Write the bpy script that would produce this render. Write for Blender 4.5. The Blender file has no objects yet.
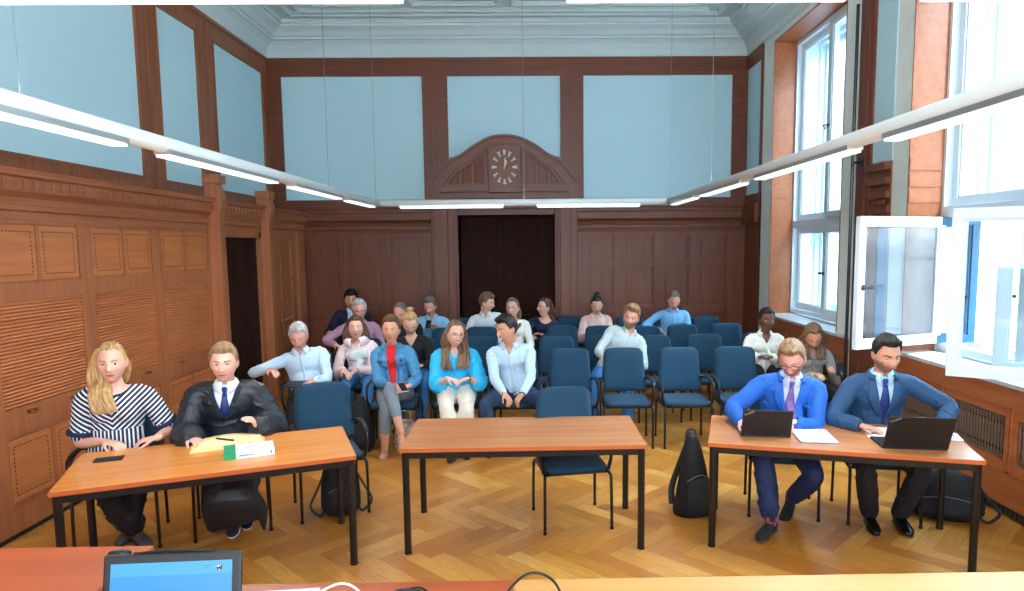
import bpy, bmesh, math, random
import numpy as np
from math import sin, cos, pi, radians, sqrt, exp, atan2
from mathutils import Vector, Matrix
from mathutils.bvhtree import BVHTree
random.seed(7)
SC = bpy.context.scene
COL = SC.collection
V = Vector

# ------------------------------------------------------------------ materials
def lin(c):
    return tuple((x/12.92 if x <= .04045 else ((x+.055)/1.055)**2.4) for x in [v/255 for v in c])
def rgba(c): return (*lin(c), 1)
MATS = {}
def mat(name, c=(128,128,128), rough=.5, metal=0, spec=.5, noise=0, nscale=30, bump=0, bscale=60, emit=0, sheen=0, c2=None, stretch=(1,1,1), coat=0, detail=4):
    if name in MATS: return MATS[name]
    m = bpy.data.materials.new(name); m.use_nodes = True; MATS[name] = m
    nt = m.node_tree; b = nt.nodes['Principled BSDF']
    b.inputs['Base Color'].default_value = rgba(c)
    b.inputs['Roughness'].default_value = rough
    b.inputs['Metallic'].default_value = metal
    b.inputs['Specular IOR Level'].default_value = spec
    if sheen: b.inputs['Sheen Weight'].default_value = sheen
    if coat: b.inputs['Coat Weight'].default_value = coat
    if emit:
        b.inputs['Emission Color'].default_value = rgba(c); b.inputs['Emission Strength'].default_value = emit
    if noise or bump or c2:
        tc = nt.nodes.new('ShaderNodeTexCoord'); mp = nt.nodes.new('ShaderNodeMapping')
        mp.inputs['Scale'].default_value = stretch
        nt.links.new(tc.outputs['Object'], mp.inputs['Vector'])
        n = nt.nodes.new('ShaderNodeTexNoise'); n.inputs['Scale'].default_value = nscale; n.inputs['Detail'].default_value = detail
        nt.links.new(mp.outputs['Vector'], n.inputs['Vector'])
        r = nt.nodes.new('ShaderNodeValToRGB')
        r.color_ramp.elements[0].position = .3; r.color_ramp.elements[1].position = .72
        k = 1-(noise or .0)
        r.color_ramp.elements[0].color = (*[x*k for x in lin(c)], 1) if not c2 else rgba(c2)
        r.color_ramp.elements[1].color = (*[min(1, x*(1+(noise or 0)*.6)) for x in lin(c)], 1) if not c2 else rgba(c)
        nt.links.new(n.outputs['Fac'], r.inputs['Fac']); nt.links.new(r.outputs['Color'], b.inputs['Base Color'])
        if bump:
            n2 = nt.nodes.new('ShaderNodeTexNoise'); n2.inputs['Scale'].default_value = bscale; n2.inputs['Detail'].default_value = 3
            nt.links.new(mp.outputs['Vector'], n2.inputs['Vector'])
            bp = nt.nodes.new('ShaderNodeBump'); bp.inputs['Strength'].default_value = bump; bp.inputs['Distance'].default_value = .01
            nt.links.new(n2.outputs['Fac'], bp.inputs['Height']); nt.links.new(bp.outputs['Normal'], b.inputs['Normal'])
    return m

def wood(name, c, c2, axis='z', scale=9, rough=.42, ring=.35, spec=.5):
    """wood grain that runs along an object axis"""
    st = {'x': (.06,1,1), 'y': (1,.06,1), 'z': (1,1,.06)}[axis]
    m = mat(name, c, rough, c2=c2, nscale=scale, stretch=tuple(s*3 for s in st), detail=8, spec=spec)
    return m

def stripes_mat(name, ca, cb, fn):
    """two-colour pattern worked out from object coordinates by a small node maths chain; fn(nt, x, y, z) returns a 0..1 socket"""
    m = bpy.data.materials.new(name); m.use_nodes = True; MATS[name] = m
    nt = m.node_tree; b = nt.nodes['Principled BSDF']; b.inputs['Roughness'].default_value = .8
    tc = nt.nodes.new('ShaderNodeTexCoord'); sp = nt.nodes.new('ShaderNodeSeparateXYZ')
    nt.links.new(tc.outputs['Object'], sp.inputs[0])
    f = fn(nt, sp.outputs[0], sp.outputs[1], sp.outputs[2])
    mx = nt.nodes.new('ShaderNodeMix'); mx.data_type = 'RGBA'
    mx.inputs['A'].default_value = rgba(ca); mx.inputs['B'].default_value = rgba(cb)
    nt.links.new(f, mx.inputs['Factor']); nt.links.new(mx.outputs['Result'], b.inputs['Base Color'])
    return m
def mth(nt, op, a, b=None, c=None):
    n = nt.nodes.new('ShaderNodeMath'); n.operation = op
    for i, v in enumerate((a, b, c)):
        if v is None: continue
        if isinstance(v, (int, float)): n.inputs[i].default_value = v
        else: nt.links.new(v, n.inputs[i])
    return n.outputs[0]

# ------------------------------------------------------------------ mesh builder
class MB:
    def __init__(s): s.v = []; s.f = []; s.m = []
    def add(s, vs, fs, mi=0):
        o = len(s.v); s.v += [tuple(v) for v in vs]; s.f += [tuple(i+o for i in f) for f in fs]; s.m += [mi]*len(fs); return s
    def box(s, x0, x1, y0, y1, z0, z1, mi=0, M=None):
        vs = [V((x, y, z)) for x in (x0, x1) for y in (y0, y1) for z in (z0, z1)]
        if M is not None: vs = [M @ v for v in vs]
        return s.add(vs, [(0,1,3,2),(4,6,7,5),(0,4,5,1),(2,3,7,6),(0,2,6,4),(1,5,7,3)], mi)
    def loft(s, pts, rad, n=12, side=None, mi=0, smooth=0, dome=True, flat=None):
        """closed tube through pts; rad = radius or (a, b) per point; side = direction of a"""
        pts = [V(p) for p in pts]; rad = [(r, r) if isinstance(r, (int, float)) else r for r in rad]
        if smooth: pts, rad = cr(pts, rad, smooth)
        N = len(pts); rings = []; prev = V(side) if side is not None else None
        for i in range(N):
            t = (pts[min(i+1, N-1)]-pts[max(i-1, 0)])
            if t.length < 1e-9: t = V((0,0,1))
            t.normalize()
            if prev is None:
                prev = V((1,0,0)) if abs(t.x) < .8 else V((0,1,0))
            ref = V(side) if side is not None else prev
            u = ref - t*ref.dot(t)
            if u.length < 1e-6: u = prev - t*prev.dot(t)
            u.normalize(); prev = u; w = t.cross(u)
            rings.append((pts[i], t, u, w, rad[i]))
        full = []
        if dome:
            p, t, u, w, r = rings[0]; q = min(r)
            full += [(p-t*q*.85, u, w, (r[0]*.45, r[1]*.45)), (p-t*q*.5, u, w, (r[0]*.82, r[1]*.82))]
        full += [(p, u, w, r) for p, t, u, w, r in rings]
        if dome:
            p, t, u, w, r = rings[-1]; q = min(r)
            full += [(p+t*q*.5, u, w, (r[0]*.82, r[1]*.82)), (p+t*q*.85, u, w, (r[0]*.45, r[1]*.45))]
        vs = []
        for p, u, w, r in full:
            for k in range(n):
                a = 2*pi*k/n; vs.append(p+u*(r[0]*cos(a))+w*(r[1]*sin(a)))
        fs = []
        R = len(full)
        for i in range(R-1):
            for k in range(n):
                k2 = (k+1) % n; fs.append((i*n+k, i*n+k2, (i+1)*n+k2, (i+1)*n+k))
        fs.append(tuple(range(n-1, -1, -1))); fs.append(tuple((R-1)*n+k for k in range(n)))
        return s.add(vs, fs, mi)
    def tube(s, pts, r, n=8, mi=0, smooth=0): return s.loft(pts, [r]*len(pts), n, mi=mi, smooth=smooth, dome=False)
    def ell(s, c, r, M=None, n=14, m=9, mi=0):
        vs = []; c = V(c)
        for i in range(m+1):
            ph = pi*i/m
            for k in range(n):
                a = 2*pi*k/n; d = V((r[0]*sin(ph)*cos(a), r[1]*sin(ph)*sin(a), r[2]*cos(ph)))
                vs.append(c+(M @ d if M is not None else d))
        fs = [(i*n+k, (i+1)*n+k, (i+1)*n+(k+1) % n, i*n+(k+1) % n) for i in range(m) for k in range(n)]
        return s.add(vs, fs, mi)
    def grid(s, rows, mi=0, closed=False):
        """rows: list of equal lists of points"""
        n = len(rows[0]); vs = [p for r in rows for p in r]; fs = []
        for i in range(len(rows)-1):
            for k in range(n if closed else n-1):
                k2 = (k+1) % n; fs.append((i*n+k, i*n+k2, (i+1)*n+k2, (i+1)*n+k))
        return s.add(vs, fs, mi)
    def prism(s, poly, axis, a, b, mi=0):
        """poly of 2-D points extruded along an axis from a to b; poly in the order of the two other axes"""
        def P(p, t):
            return {'x': (t, p[0], p[1]), 'y': (p[0], t, p[1]), 'z': (p[0], p[1], t)}[axis]
        n = len(poly); vs = [P(p, a) for p in poly]+[P(p, b) for p in poly]
        fs = [tuple(range(n)), tuple(range(2*n-1, n-1, -1))]+[(k, k+n, (k+1) % n+n, (k+1) % n) for k in range(n)]
        return s.add(vs, fs, mi)
    def mesh(s, name='m'):
        me = bpy.data.meshes.new(name); me.from_pydata([tuple(v) for v in s.v], [], s.f); me.update(); return me
    def build(s, name, mats, parent=None, smooth=False, bevel=0, sub=0, M=None, solid=0, fixn=True):
        me = s.mesh(name)
        if not isinstance(mats, (list, tuple)): mats = [mats]
        for m in mats: me.materials.append(m)
        me.polygons.foreach_set('material_index', s.m)
        bm = bmesh.new(); bm.from_mesh(me); bmesh.ops.remove_doubles(bm, verts=bm.verts, dist=1e-6)
        if fixn: bmesh.ops.recalc_face_normals(bm, faces=bm.faces)
        if M is not None: bm.transform(M)
        bm.to_mesh(me); bm.free()
        if smooth: me.polygons.foreach_set('use_smooth', [True]*len(me.polygons))
        return link(name, me, parent, bevel, sub, solid)
def link(name, me, parent=None, bevel=0, sub=0, solid=0):
    o = bpy.data.objects.new(name, me); COL.objects.link(o)
    if parent is not None: o.parent = parent
    if solid:
        md = o.modifiers.new('s', 'SOLIDIFY'); md.thickness = solid; md.offset = 0
    if bevel:
        md = o.modifiers.new('b', 'BEVEL'); md.width = bevel; md.segments = 2; md.limit_method = 'ANGLE'; md.angle_limit = radians(40)
    if sub:
        md = o.modifiers.new('u', 'SUBSURF'); md.levels = sub; md.render_levels = sub
    return o
def cr(pts, rad, sub):
    P = []; R = []; n = len(pts)
    for i in range(n-1):
        p0, p1, p2, p3 = pts[max(i-1,0)], pts[i], pts[i+1], pts[min(i+2, n-1)]
        for k in range(sub):
            t = k/sub
            P.append(.5*((2*p1)+(p2-p0)*t+(2*p0-5*p1+4*p2-p3)*t*t+(3*p1-p0-3*p2+p3)*t**3))
            R.append(tuple(rad[i][j]*(1-t)+rad[i+1][j]*t for j in (0,1)))
    P.append(pts[-1]); R.append(rad[-1]); return P, R
def empty(name, loc=(0,0,0), rz=0):
    o = bpy.data.objects.new(name, None); COL.objects.link(o); o.location = loc; o.rotation_euler = (0,0,rz); o.empty_display_size = .1; return o
def tag(o, label, cat, group=None, kind=None):
    o['label'] = label; o['category'] = cat
    if group: o['group'] = group
    if kind: o['kind'] = kind
    return o
def struct(o, kind='structure'): o['kind'] = kind; return o
def copy_tree(o, parent=None):
    c = o.copy(); COL.objects.link(c)
    if parent is not None: c.parent = parent
    for ch in list(o.children): copy_tree(ch, c)
    return c

# ------------------------------------------------------------------ palette
W_WALL = wood('wall_wood', (172,104,64), (150,86,51), 'z', 8, .45)
W_WALLH = wood('wall_wood_flat', (172,104,66), (148,86,52), 'y', 8, .45)
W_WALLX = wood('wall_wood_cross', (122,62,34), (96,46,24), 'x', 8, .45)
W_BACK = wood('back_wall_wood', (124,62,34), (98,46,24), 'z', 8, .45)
W_UP = wood('upper_frame_wood', (150,86,50), (122,66,36), 'z', 8, .45)
W_EDGE = mat('wood_edge_highlight', (166,112,72), .35)
W_DARK = wood('dark_door_and_recess_shade', (58,31,22), (40,22,16), 'z', 8, .8, spec=.15)  # dark brown of the double doors; on the side door, recess shade painted in
W_SHUT = wood('shutter_wood', (196,120,68), (170,98,54), 'y', 6, .42)
W_HEAT = wood('heater_wood', (172,98,54), (146,78,40), 'y', 6, .42)
CLOTH_P = mat('blue_wall_cloth', (184,216,223), .9, noise=.05, nscale=160, bump=.05, bscale=400)
PLASTER = mat('plaster', (226,232,222), .85, noise=.04, nscale=5)
WHITE = mat('white_paint', (226,232,228), .45)
WHITE2 = mat('white_strip_paint', (214,222,214), .6)
BLACK = mat('black_metal', (16,16,18), .35)
BLACKP = mat('black_plastic', (14,15,17), .42)
VOID = mat('black_void', (6,5,5), .9)
BRASS = mat('brass', (190,150,90), .3, metal=1)
UPH = mat('blue_upholstery', (5,56,82), .85, noise=.16, nscale=420, bump=.25, bscale=600, sheen=.04)
TABLEW = wood('table_laminate', (196,132,84), (180,114,70), 'x', 6, .25)
TABLEE = mat('table_edge', (186,92,40), .4)
SILLM = mat('sill_stone', (196,190,190), .45, noise=.25, nscale=25)

XR, XW, XL, XLU, YB, YF = 3.56, 3.90, -3.77, -4.30, 11.5, -3.2
ZC = 5.13      # cove foot
# ------------------------------------------------------------------ floor: herringbone parquet
def herringbone():
    L, W = .60, .12
    mb = MB(); cols = []; uvs = []
    ca = cos(pi/4); sa = sin(pi/4)
    x0, x1, y0, y1 = XLU-.1, 4.0, YF, YB+.5
    cxy = ((x0+x1)/2, (y0+y1)/2); rng = 150
    def put(rx, ry, lx, ly, along):
        cx_, cy_ = rx+lx/2, ry+ly/2
        X = cxy[0]+(cx_*ca-cy_*sa); Y = cxy[1]+(cx_*sa+cy_*ca)
        if not (x0-.4 < X < x1+.4 and y0-.4 < Y < y1+.4): return
        g = .0007; r = random.random(); q = []
        for (a, b) in ((rx+g, ry+g), (rx+lx-g, ry+g), (rx+lx-g, ry+ly-g), (rx+g, ry+ly-g)):
            q.append((cxy[0]+(a*ca-b*sa), cxy[1]+(a*sa+b*ca), 0))
        mb.add(q, [(0,1,2,3)]); cols.append(r)
        ro = random.random()*9
        uv = [(0,0),(L,0),(L,W),(0,W)] if along == 0 else [(0,0),(0,W),(L,W),(L,0)]
        uvs.append([(u+ro, v+ro*3) for u, v in uv])
    for k in range(-rng, rng):
        for n in range(-26, 26):
            bx, by = k*W+n*L, -k*W+n*L
            if abs(bx) > 13 or abs(by) > 13: continue
            put(bx, by, L, W, 0); put(bx+L, by, W, L, 1)
    me = mb.mesh('floor')
    ca_ = me.color_attributes.new('plank', 'FLOAT_COLOR', 'CORNER')
    ul = me.uv_layers.new(name='uv')
    i = 0
    for c, uv in zip(cols, uvs):
        for k in range(4):
            ca_.data[i].color = (c, c, c, 1); ul.data[i].uv = uv[k]; i += 1
    m = bpy.data.materials.new('parquet'); m.use_nodes = True; nt = m.node_tree; b = nt.nodes['Principled BSDF']
    at = nt.nodes.new('ShaderNodeAttribute'); at.attribute_name = 'plank'
    r = nt.nodes.new('ShaderNodeValToRGB'); e = r.color_ramp.elements
    e[0].position = 0; e[0].color = rgba((172,106,38)); e[1].position = 1; e[1].color = rgba((216,160,80))
    k = e.new(.45); k.color = rgba((190,126,50)); k = e.new(.8); k.color = rgba((200,140,62))
    nt.links.new(at.outputs['Fac'], r.inputs['Fac'])
    uvn = nt.nodes.new('ShaderNodeUVMap'); uvn.uv_map = 'uv'
    mp = nt.nodes.new('ShaderNodeMapping'); mp.inputs['Scale'].default_value = (3, 40, 1)
    nt.links.new(uvn.outputs[0], mp.inputs['Vector'])
    n = nt.nodes.new('ShaderNodeTexNoise'); n.inputs['Scale'].default_value = 2.2; n.inputs['Detail'].default_value = 6
    nt.links.new(mp.outputs[0], n.inputs['Vector'])
    mx = nt.nodes.new('ShaderNodeMix'); mx.data_type = 'RGBA'; mx.blend_type = 'MULTIPLY'; mx.inputs['Factor'].default_value = .55
    rr = nt.nodes.new('ShaderNodeValToRGB'); rr.color_ramp.elements[0].color = (.55,.5,.42,1); rr.color_ramp.elements[1].color = (1.15,1.15,1.15,1)
    rr.color_ramp.elements[0].position = .3; rr.color_ramp.elements[1].position = .7
    nt.links.new(n.outputs['Fac'], rr.inputs['Fac'])
    nt.links.new(r.outputs['Color'], mx.inputs['A']); nt.links.new(rr.outputs['Color'], mx.inputs['B'])
    nt.links.new(mx.outputs['Result'], b.inputs['Base Color']); b.inputs['Roughness'].default_value = .33
    me.materials.append(m)
    struct(link('floor', me))
herringbone()
# subfloor
mb = MB(); mb.box(XLU-.2, 4.2, YF-.2, YB+.8, -.12, -.004); struct(mb.build('floor_underlay', mat('underlay', (70,44,22), .8)))

# ------------------------------------------------------------------ walls
def frame_strip(mb, axis, plane, d, a0, a1, z0, z1, mi=0):
    """raised board on a wall; axis x: wall plane x=plane and a = y; d = thickness into the room (signed)"""
    lo, hi = min(plane, plane+d), max(plane, plane+d)
    if axis == 'x': mb.box(lo, hi, a0, a1, z0, z1, mi)
    else: mb.box(a0, a1, lo, hi, z0, z1, mi)
def panel_moulding(mb, axis, plane, d, a0, a1, z0, z1, w=.02, mi=0):
    for (p, q, r, s) in ((a0-w, a1+w, z1, z1+w), (a0-w, a1+w, z0-w, z0), (a0-w, a0, z0, z1), (a1, a1+w, z0, z1)):
        frame_strip(mb, axis, plane, d, p, q, r, s, mi)

# LEFT wall
wl = MB(); wl.box(XLU-.15, XLU, YF, YB+.1, 2.4, 5.9)
WL = struct(wl.build('wall_left', W_WALL))
fr = MB(); blue = MB(); ml = MB()
edges = [(1.6, 3.55), (4.0, 7.72), (8.15, 9.08), (9.56, 11.22)]
for a, b in edges:
    blue.box(XLU, XLU+.012, a, b, 2.88, 4.84)
    panel_moulding(ml, 'x', XLU, .045, a, b, 2.88, 4.84, .025)
cur = YF
for a, b in edges+[(YB, YB)]:
    fr.box(XLU, XLU+.03, cur, a-.02, 2.62, ZC-.04)
    if b-a > 0 or a == YB:
        pass
    m = (cur+a)/2
    if cur > 0 and a-cur > .3: ml.box(XLU+.03, XLU+.042, m-.012, m+.012, 2.7, ZC-.1)
    cur = b+.02
fr.box(XLU, XLU+.033, YF, YB, 4.86, ZC-.05); fr.box(XLU, XLU+.033, YF, YB, 2.6, 2.86)
ml.box(XLU, XLU+.05, YF, YB, ZC-.05, ZC)
fr.build('frame', W_UP, WL); blue.build('cloth_panel', CLOTH_P, WL); ml.build('moulding', W_UP, WL)

# left lower wall of cupboards
lw = MB(); lw.box(XL-.53, XL-.02, YF, 8.42, 0, 2.6); lw.box(XL-.53, XL-.02, 9.5, YB, 0, 2.6); lw.box(XL-.53, XL-.02, 8.42, 9.5, 2.22, 2.6)
CW = struct(lw.build('wall_left_wainscot', W_WALL))
def profile_strip(mb, prof, axis, a0, a1):
    mb.prism(prof, axis, a0, a1)
cp = MB()
prof = [(XLU,2.30),(XL,2.30),(XL+.0,2.36),(XL+.03,2.37),(XL+.03,2.40),(XL+.015,2.41),(XL+.02,2.46),(XL+.06,2.50),(XL+.07,2.50),(XL+.07,2.60),(XL+.10,2.61),(XL+.10,2.63),(XL+.11,2.66),(XLU,2.66)]
cp.prism(prof, 'y', YF, YB-.1)
cp.build('cornice', W_WALLH, CW)
orn = MB()
y = 3.9
while y < 11.3:
    orn.box(XL+.07, XL+.078, y, y+.075, 2.515, 2.585); orn.box(XL+.078, XL+.084, y+.02, y+.055, 2.53, 2.57); y += .1
orn.build('carved_band', W_WALLH, CW)
pl = MB()
stiles = [(2.4,2.6),(3.54,3.72),(4.65,4.83),(5.76,5.93),(6.85,7.03),(7.98,8.06)]
for a, b in stiles: pl.box(XL-.02, XL-.0005, a, b, 0.0, 2.298)
pl.box(XL-.02, XL-.001, YF, 8.06, 2.27, 2.298); pl.box(XL-.02, XL-.001, YF, 8.06, 1.70, 1.84); pl.box(XL-.02, XL-.001, YF, 8.06, .73, .93)
pl.box(XL-.02, XL+.004, YF, 8.42, 0.03, .2)
pl.build('stiles', W_WALL, CW)
sk = MB(); sk.box(XL-.02, XL+.012, YF, 8.4, 0, .03); sk.build('plinth_gap', VOID, CW)
hole = mat('punched_holes', (48,24,12), .8)
bays = [(2.6,3.54),(3.72,4.65),(4.83,5.76),(5.93,6.85),(7.03,7.98)]
for a, b in bays:
    sh = MB(); n = 29
    for k in range(n):
        z0 = .93+(1.70-.93)*k/n; h = (1.70-.93)/n
        sh.prism([(XL-.034, z0), (XL-.020, z0), (XL-.008, z0+h*.25), (XL-.006, z0+h*.5), (XL-.012, z0+h*.8), (XL-.034, z0+h*.8)], 'y', a, b)
    sh.box(XL-.040, XL-.033, a, b, .93, 1.70)
    S = sh.build('roller_shutter', W_SHUT, CW)
    for t in (.28, .78):
        yc = a+(b-a)*t; h = MB()
        h.box(XL-.003, XL+.003, yc-.05, yc+.05, .872, .892)
        h.loft([(XL+.012, yc-.035, .875), (XL+.018, yc, .868), (XL+.012, yc+.035, .875)], [.006]*3, 8)
        h.build('handle', BRASS, S)
    m = (a+b)/2
    for z0, z1 in ((1.84, 2.27), (.24, .71)):
        for p, q in ((a+.01, m-.02), (m+.02, b-.01)):
            pn = MB(); pn.box(XL-.02, XL-.006, p, q, z0+.01, z1-.01)
            for yy in np.arange(p+.05, q-.04, .032):
                for zz in (z0+.055, z1-.055): pn.box(XL-.006, XL-.0045, yy, yy+.016, zz-.004, zz+.004, 1)
            for zz in np.arange(z0+.07, z1-.06, .032):
                for yy in (p+.045, q-.045): pn.box(XL-.006, XL-.0045, yy-.004, yy+.004, zz, zz+.016, 1)
            pn.build('panel', [W_SHUT, hole], CW)
        d = MB(); d.box(XL-.02, XL, m-.018, m+.018, z0, z1); d.build('divider', W_WALL, CW)
# side door with posts
dr = MB()
dr.box(XL-.02, XL+.02, 8.20, 8.46, 0, 2.30); dr.box(XL-.02, XL+.02, 9.46, 9.56, 0, 2.30); dr.box(XL-.02, XL+.02, 8.2, 9.56, 2.22, 2.34)

DJ = struct(dr.build('door_1', W_WALL))
dj = MB(); dj.box(XL-.16, XL+.01, 8.44, 8.459, 0, 2.22); dj.box(XL-.16, XL+.01, 9.461, 9.48, 0, 2.22); dj.build('door_lining', W_DARK, DJ)  # near-black lining and leaf put the recess shade into the wood colour
dl = MB(); dl.box(XL-.16, XL-.12, 8.46, 9.46, 0, 2.22)
for z0, z1 in ((.2,.9),(1.05,2.05)):
    for p, q in ((8.55, 8.92), (9.0, 9.37)): panel_moulding(dl, 'x', XL-.12, .015, p, q, z0, z1, .02)
dl.build('door_leaf', W_DARK, DJ)
kn = MB(); kn.loft([(XL-.12, 8.54, 1.02), (XL-.06, 8.54, 1.02), (XL-.06, 8.64, 1.02)], [.009]*3, 8); kn.build('door_handle', BRASS, DJ)
for i, (a, b, top) in enumerate(((8.06, 8.2, 2.93), (9.56, 9.72, 2.86))):
    ps = MB(); pr = .13
    ps.box(XL-.02, XL+pr, a, b, 0, 2.35)
    ps.prism([(XL-.02,2.35),(XL+pr,2.35),(XL+pr+.015,2.5),(XL+pr+.04,2.56),(XL+pr+.04,2.66),(XL+pr+.02,2.74),(XL+pr-.01,top-.1),(XL-.02,top-.1)], 'y', a-.005, b+.005)
    ps.box(XL-.03, XL+pr+.03, a-.03, b+.03, top-.1, top)
    ps.box(XL-.02, XL+pr+.02, a-.01, b+.01, 0, .25)
    struct(ps.build('trim_%d' % (i+1), W_WALL, bevel=.006))
pl = MB()
for a, b in ((9.76, 9.88), (10.3, 10.33), (10.75, 10.86), (11.0, 11.3)): pl.box(XL-.02, XL+(.03 if a > 10.9 else .005), a, b, 0, 2.3)
for z in (.2, .75, 1.25, 1.62): pl.box(XL-.02, XL+.004, 9.88, 10.75, z-.03, z+.03)
pl.box(XL-.02, XL+.002, 9.76, 11.3, 2.22, 2.32)
pl.build('panelling', W_WALL, CW)
lk = MB(); lk.loft([(XL+.02, 10.2, 1.0), (XL+.045, 10.3, 1.01), (XL+.045, 10.5, 1.03), (XL+.02, 10.6, 1.03)], [.012]*4, 8); lk.build('rail_handle', mat('grey_metal', (150,150,150), .35, metal=.6), CW)

# BACK wall
DX0, DX1 = -1.24, .36      # door opening
wb = MB(); wb.box(XLU-.15, DX0, YB, YB+.6, 0, 5.9); wb.box(DX1, XW+.45, YB, YB+.6, 0, 5.9); wb.box(DX0, DX1, YB, YB+.6, 2.72, 5.9)
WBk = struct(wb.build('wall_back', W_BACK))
fr = MB(); blue = MB(); ml = MB()
pans = [(-4.06,-1.78),(-1.37,.47),(.85,3.3)]
for a, b in pans:
    blue.box(a, b, YB-.012, YB, 2.86, 4.84); panel_moulding(ml, 'y', YB, -.045, a, b, 2.86, 4.84, .025); panel_moulding(ml, 'y', YB, -.039, a-.12, b+.12, 2.86-.08, 4.84+.1, .012)
cur = XLU
for a, b in pans+[(XR, XR)]:
    fr.box(cur, a-.02, YB-.03, YB, 2.7, ZC-.04); m = (cur+a)/2
    cur = b+.02
fr.box(XLU, XR, YB-.033, YB, 4.86, ZC-.05); fr.box(XLU, XR, YB-.033, YB, 2.6, 2.84)
ml.box(XLU, XR, YB-.05, YB, ZC-.05, ZC)
for x in (-1.575, .66): ml.box(x-.015, x+.015, YB-.047, YB-.03, 3.2, ZC-.06)
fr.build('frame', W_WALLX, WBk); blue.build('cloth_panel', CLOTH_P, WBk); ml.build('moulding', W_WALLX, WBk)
cp = MB()
Y0 = YB-.12
prof = [(YB,2.30),(Y0+.06,2.30),(Y0+.05,2.36),(Y0+.03,2.37),(Y0+.03,2.41),(Y0+.045,2.42),(Y0+.03,2.48),(Y0-.01,2.52),(Y0-.02,2.52),(Y0-.02,2.63),(Y0-.05,2.64),(Y0-.05,2.68),(Y0-.06,2.72),(YB,2.72)]
for a, b in ((XL, -1.68), (.74, XR)): cp.prism([(p[0], p[1]) for p in prof], 'x', a, b)
cp.build('cornice', W_WALLX, WBk)
orn = MB()
x = XL+.12
while x < XR-.15:
    if not (-1.8 < x < .76): orn.box(x, x+.08, Y0-.03, Y0-.02, 2.535, 2.615)
    x += .11
orn.build('carved_band', W_WALLX, WBk)
pw = MB()
for a, b in ((XL, -1.68), (.74, XR)):
    pw.box(a, b, YB-.055, YB, 2.24, 2.34); pw.box(a, b, YB-.055, YB, 1.73, 1.83); pw.box(a, b, YB-.055, YB, 0, .3); pw.box(a, b, YB-.053, YB, .95, 1.05)
for a, b in ((-3.77,-3.75),(-3.18,-3.05),(-2.47,-2.37),(-1.82,-1.68),(.74,.87),(1.36,1.50),(2.03,2.16),(2.62,2.76),(3.26,3.56)):
    pw.box(a, b, YB-.058, YB, 0, 2.3)
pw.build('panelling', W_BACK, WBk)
pm = MB()
for a, b in ((-3.73,-3.2),(-3.03,-2.49),(-2.35,-1.84),(.89,1.34),(1.52,2.01),(2.18,2.6),(2.78,3.24)):
    for z0, z1 in ((1.86,2.21),(1.08,1.70),(.33,.92)): panel_moulding(pm, 'y', YB, -.035, a+.0, b-.0, z0-.01, z1+.01, .02); pm.box(a+.05, b-.05, YB-.02, YB, z0+.05, z1-.05)
pm.build('panel_moulding', W_BACK, WBk)

# portal and double door
pt = MB(); PY = YB-.16
for a, b in ((-1.68,-1.28),(.40,.74)):
    pt.box(a, b, PY+.04, YB, 0, 2.9); pt.box(a+.05, b-.12, PY, PY+.04, .0, 2.9)
    pt.box(a-.02, b+.02, PY-.02, YB, 0, .3)
pt.box(-1.28, .40, PY+.04, YB, 2.70, 2.9)
pt.box(-1.28, -1.24, PY+.08, YB+.5, 0, 2.72); pt.box(.36, .40, PY+.08, YB+.5, 0, 2.72); pt.box(-1.28, .4, PY+.08, YB+.5, 2.70, 2.74)
PT = struct(pt.build('door_2', W_BACK, bevel=.008))
out = [(-1.66,2.88),(-1.65,3.17),(-1.52,3.33),(-1.37,3.47),(-1.16,3.57),(-.95,3.71),(-.70,3.84),(-.45,3.88),(-.19,3.84),(.06,3.72),(.27,3.57),(.47,3.48),(.61,3.32),(.75,3.15),(.75,2.88)]
def smooth_poly(p, n=5):
    q, _ = cr([V((a, b, 0)) for a, b in p], [(1,1)]*len(p), n); return [(v.x, v.y) for v in q]
body = smooth_poly(out[1:-1], 5)
cx0, cz0 = -.45, 2.95
def shrink(p, s, dz=0): return [(cx0+(x-cx0)*(1-s/.95), z-s+dz) for x, z in p]
pd = MB()
pd.prism([(-1.66,2.88)]+body+[(.75,2.88)], 'y', YB-.10, YB-.0)
# raised curved rim
def rim(mb, p, w, y0, y1):
    inn = shrink(p, w)
    for i in range(len(p)-1):
        q = [p[i], p[i+1], inn[i+1], inn[i]]
        mb.prism(q, 'y', y0, y1)
PD = struct(pd.build('trim_3', W_WALLX)); PD.name = 'trim_3'
rm = MB(); rim(rm, body, .14, YB-.20, YB-.10); rm.build('arched_rim', W_WALLX, PD)
rm = MB(); rim(rm, shrink(body, .14), .035, YB-.16, YB-.10); rm.build('inner_moulding', W_WALLX, PD)
rm = MB(); rim(rm, body, .035, YB-.24, YB-.20); rm.build('outer_moulding', W_WALLX, PD)
bt = MB(); bt.box(-1.655, .745, YB-.19, YB-.10, 2.86, 2.92); bt.box(-1.5, -.72, YB-.17, YB-.10, 2.97, 3.10); bt.box(-.18, .6, YB-.17, YB-.10, 2.97, 3.10)
bt.box(-1.652, -1.5, YB-.183, YB-.1, 2.885, 3.16); bt.box(.59, .742, YB-.183, YB-.1, 2.885, 3.14)
bt.build('base_band', W_WALLX, PD)
fl = MB()
for x in (-1.28,-1.08,-.88,-.02,.18,.38):
    top = 3.2+.5*sqrt(max(0, 1-((x+.45)/1.15)**2))*.95
    s = 1 if x < -.45 else -1
    fl.prism([(x-.07*s, YB-.10), (x+.08*s, YB-.10), (x+.075*s, YB-.135), (x-.06*s, YB-.115)], 'z', 3.1, top)
fl.build('fluting', W_BACK, PD)
bk = MB(); bk.box(-.72, -.18, YB-.18, YB-.10, 2.95, 3.74); bk.build('clock_board', W_BACK, PD, bevel=.01)
leafs = MB(); leafs.box(DX0, DX1, YB+.38, YB+.44, 0, 2.7)
DL = leafs.build('door_leaf', W_DARK, PT)
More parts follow.
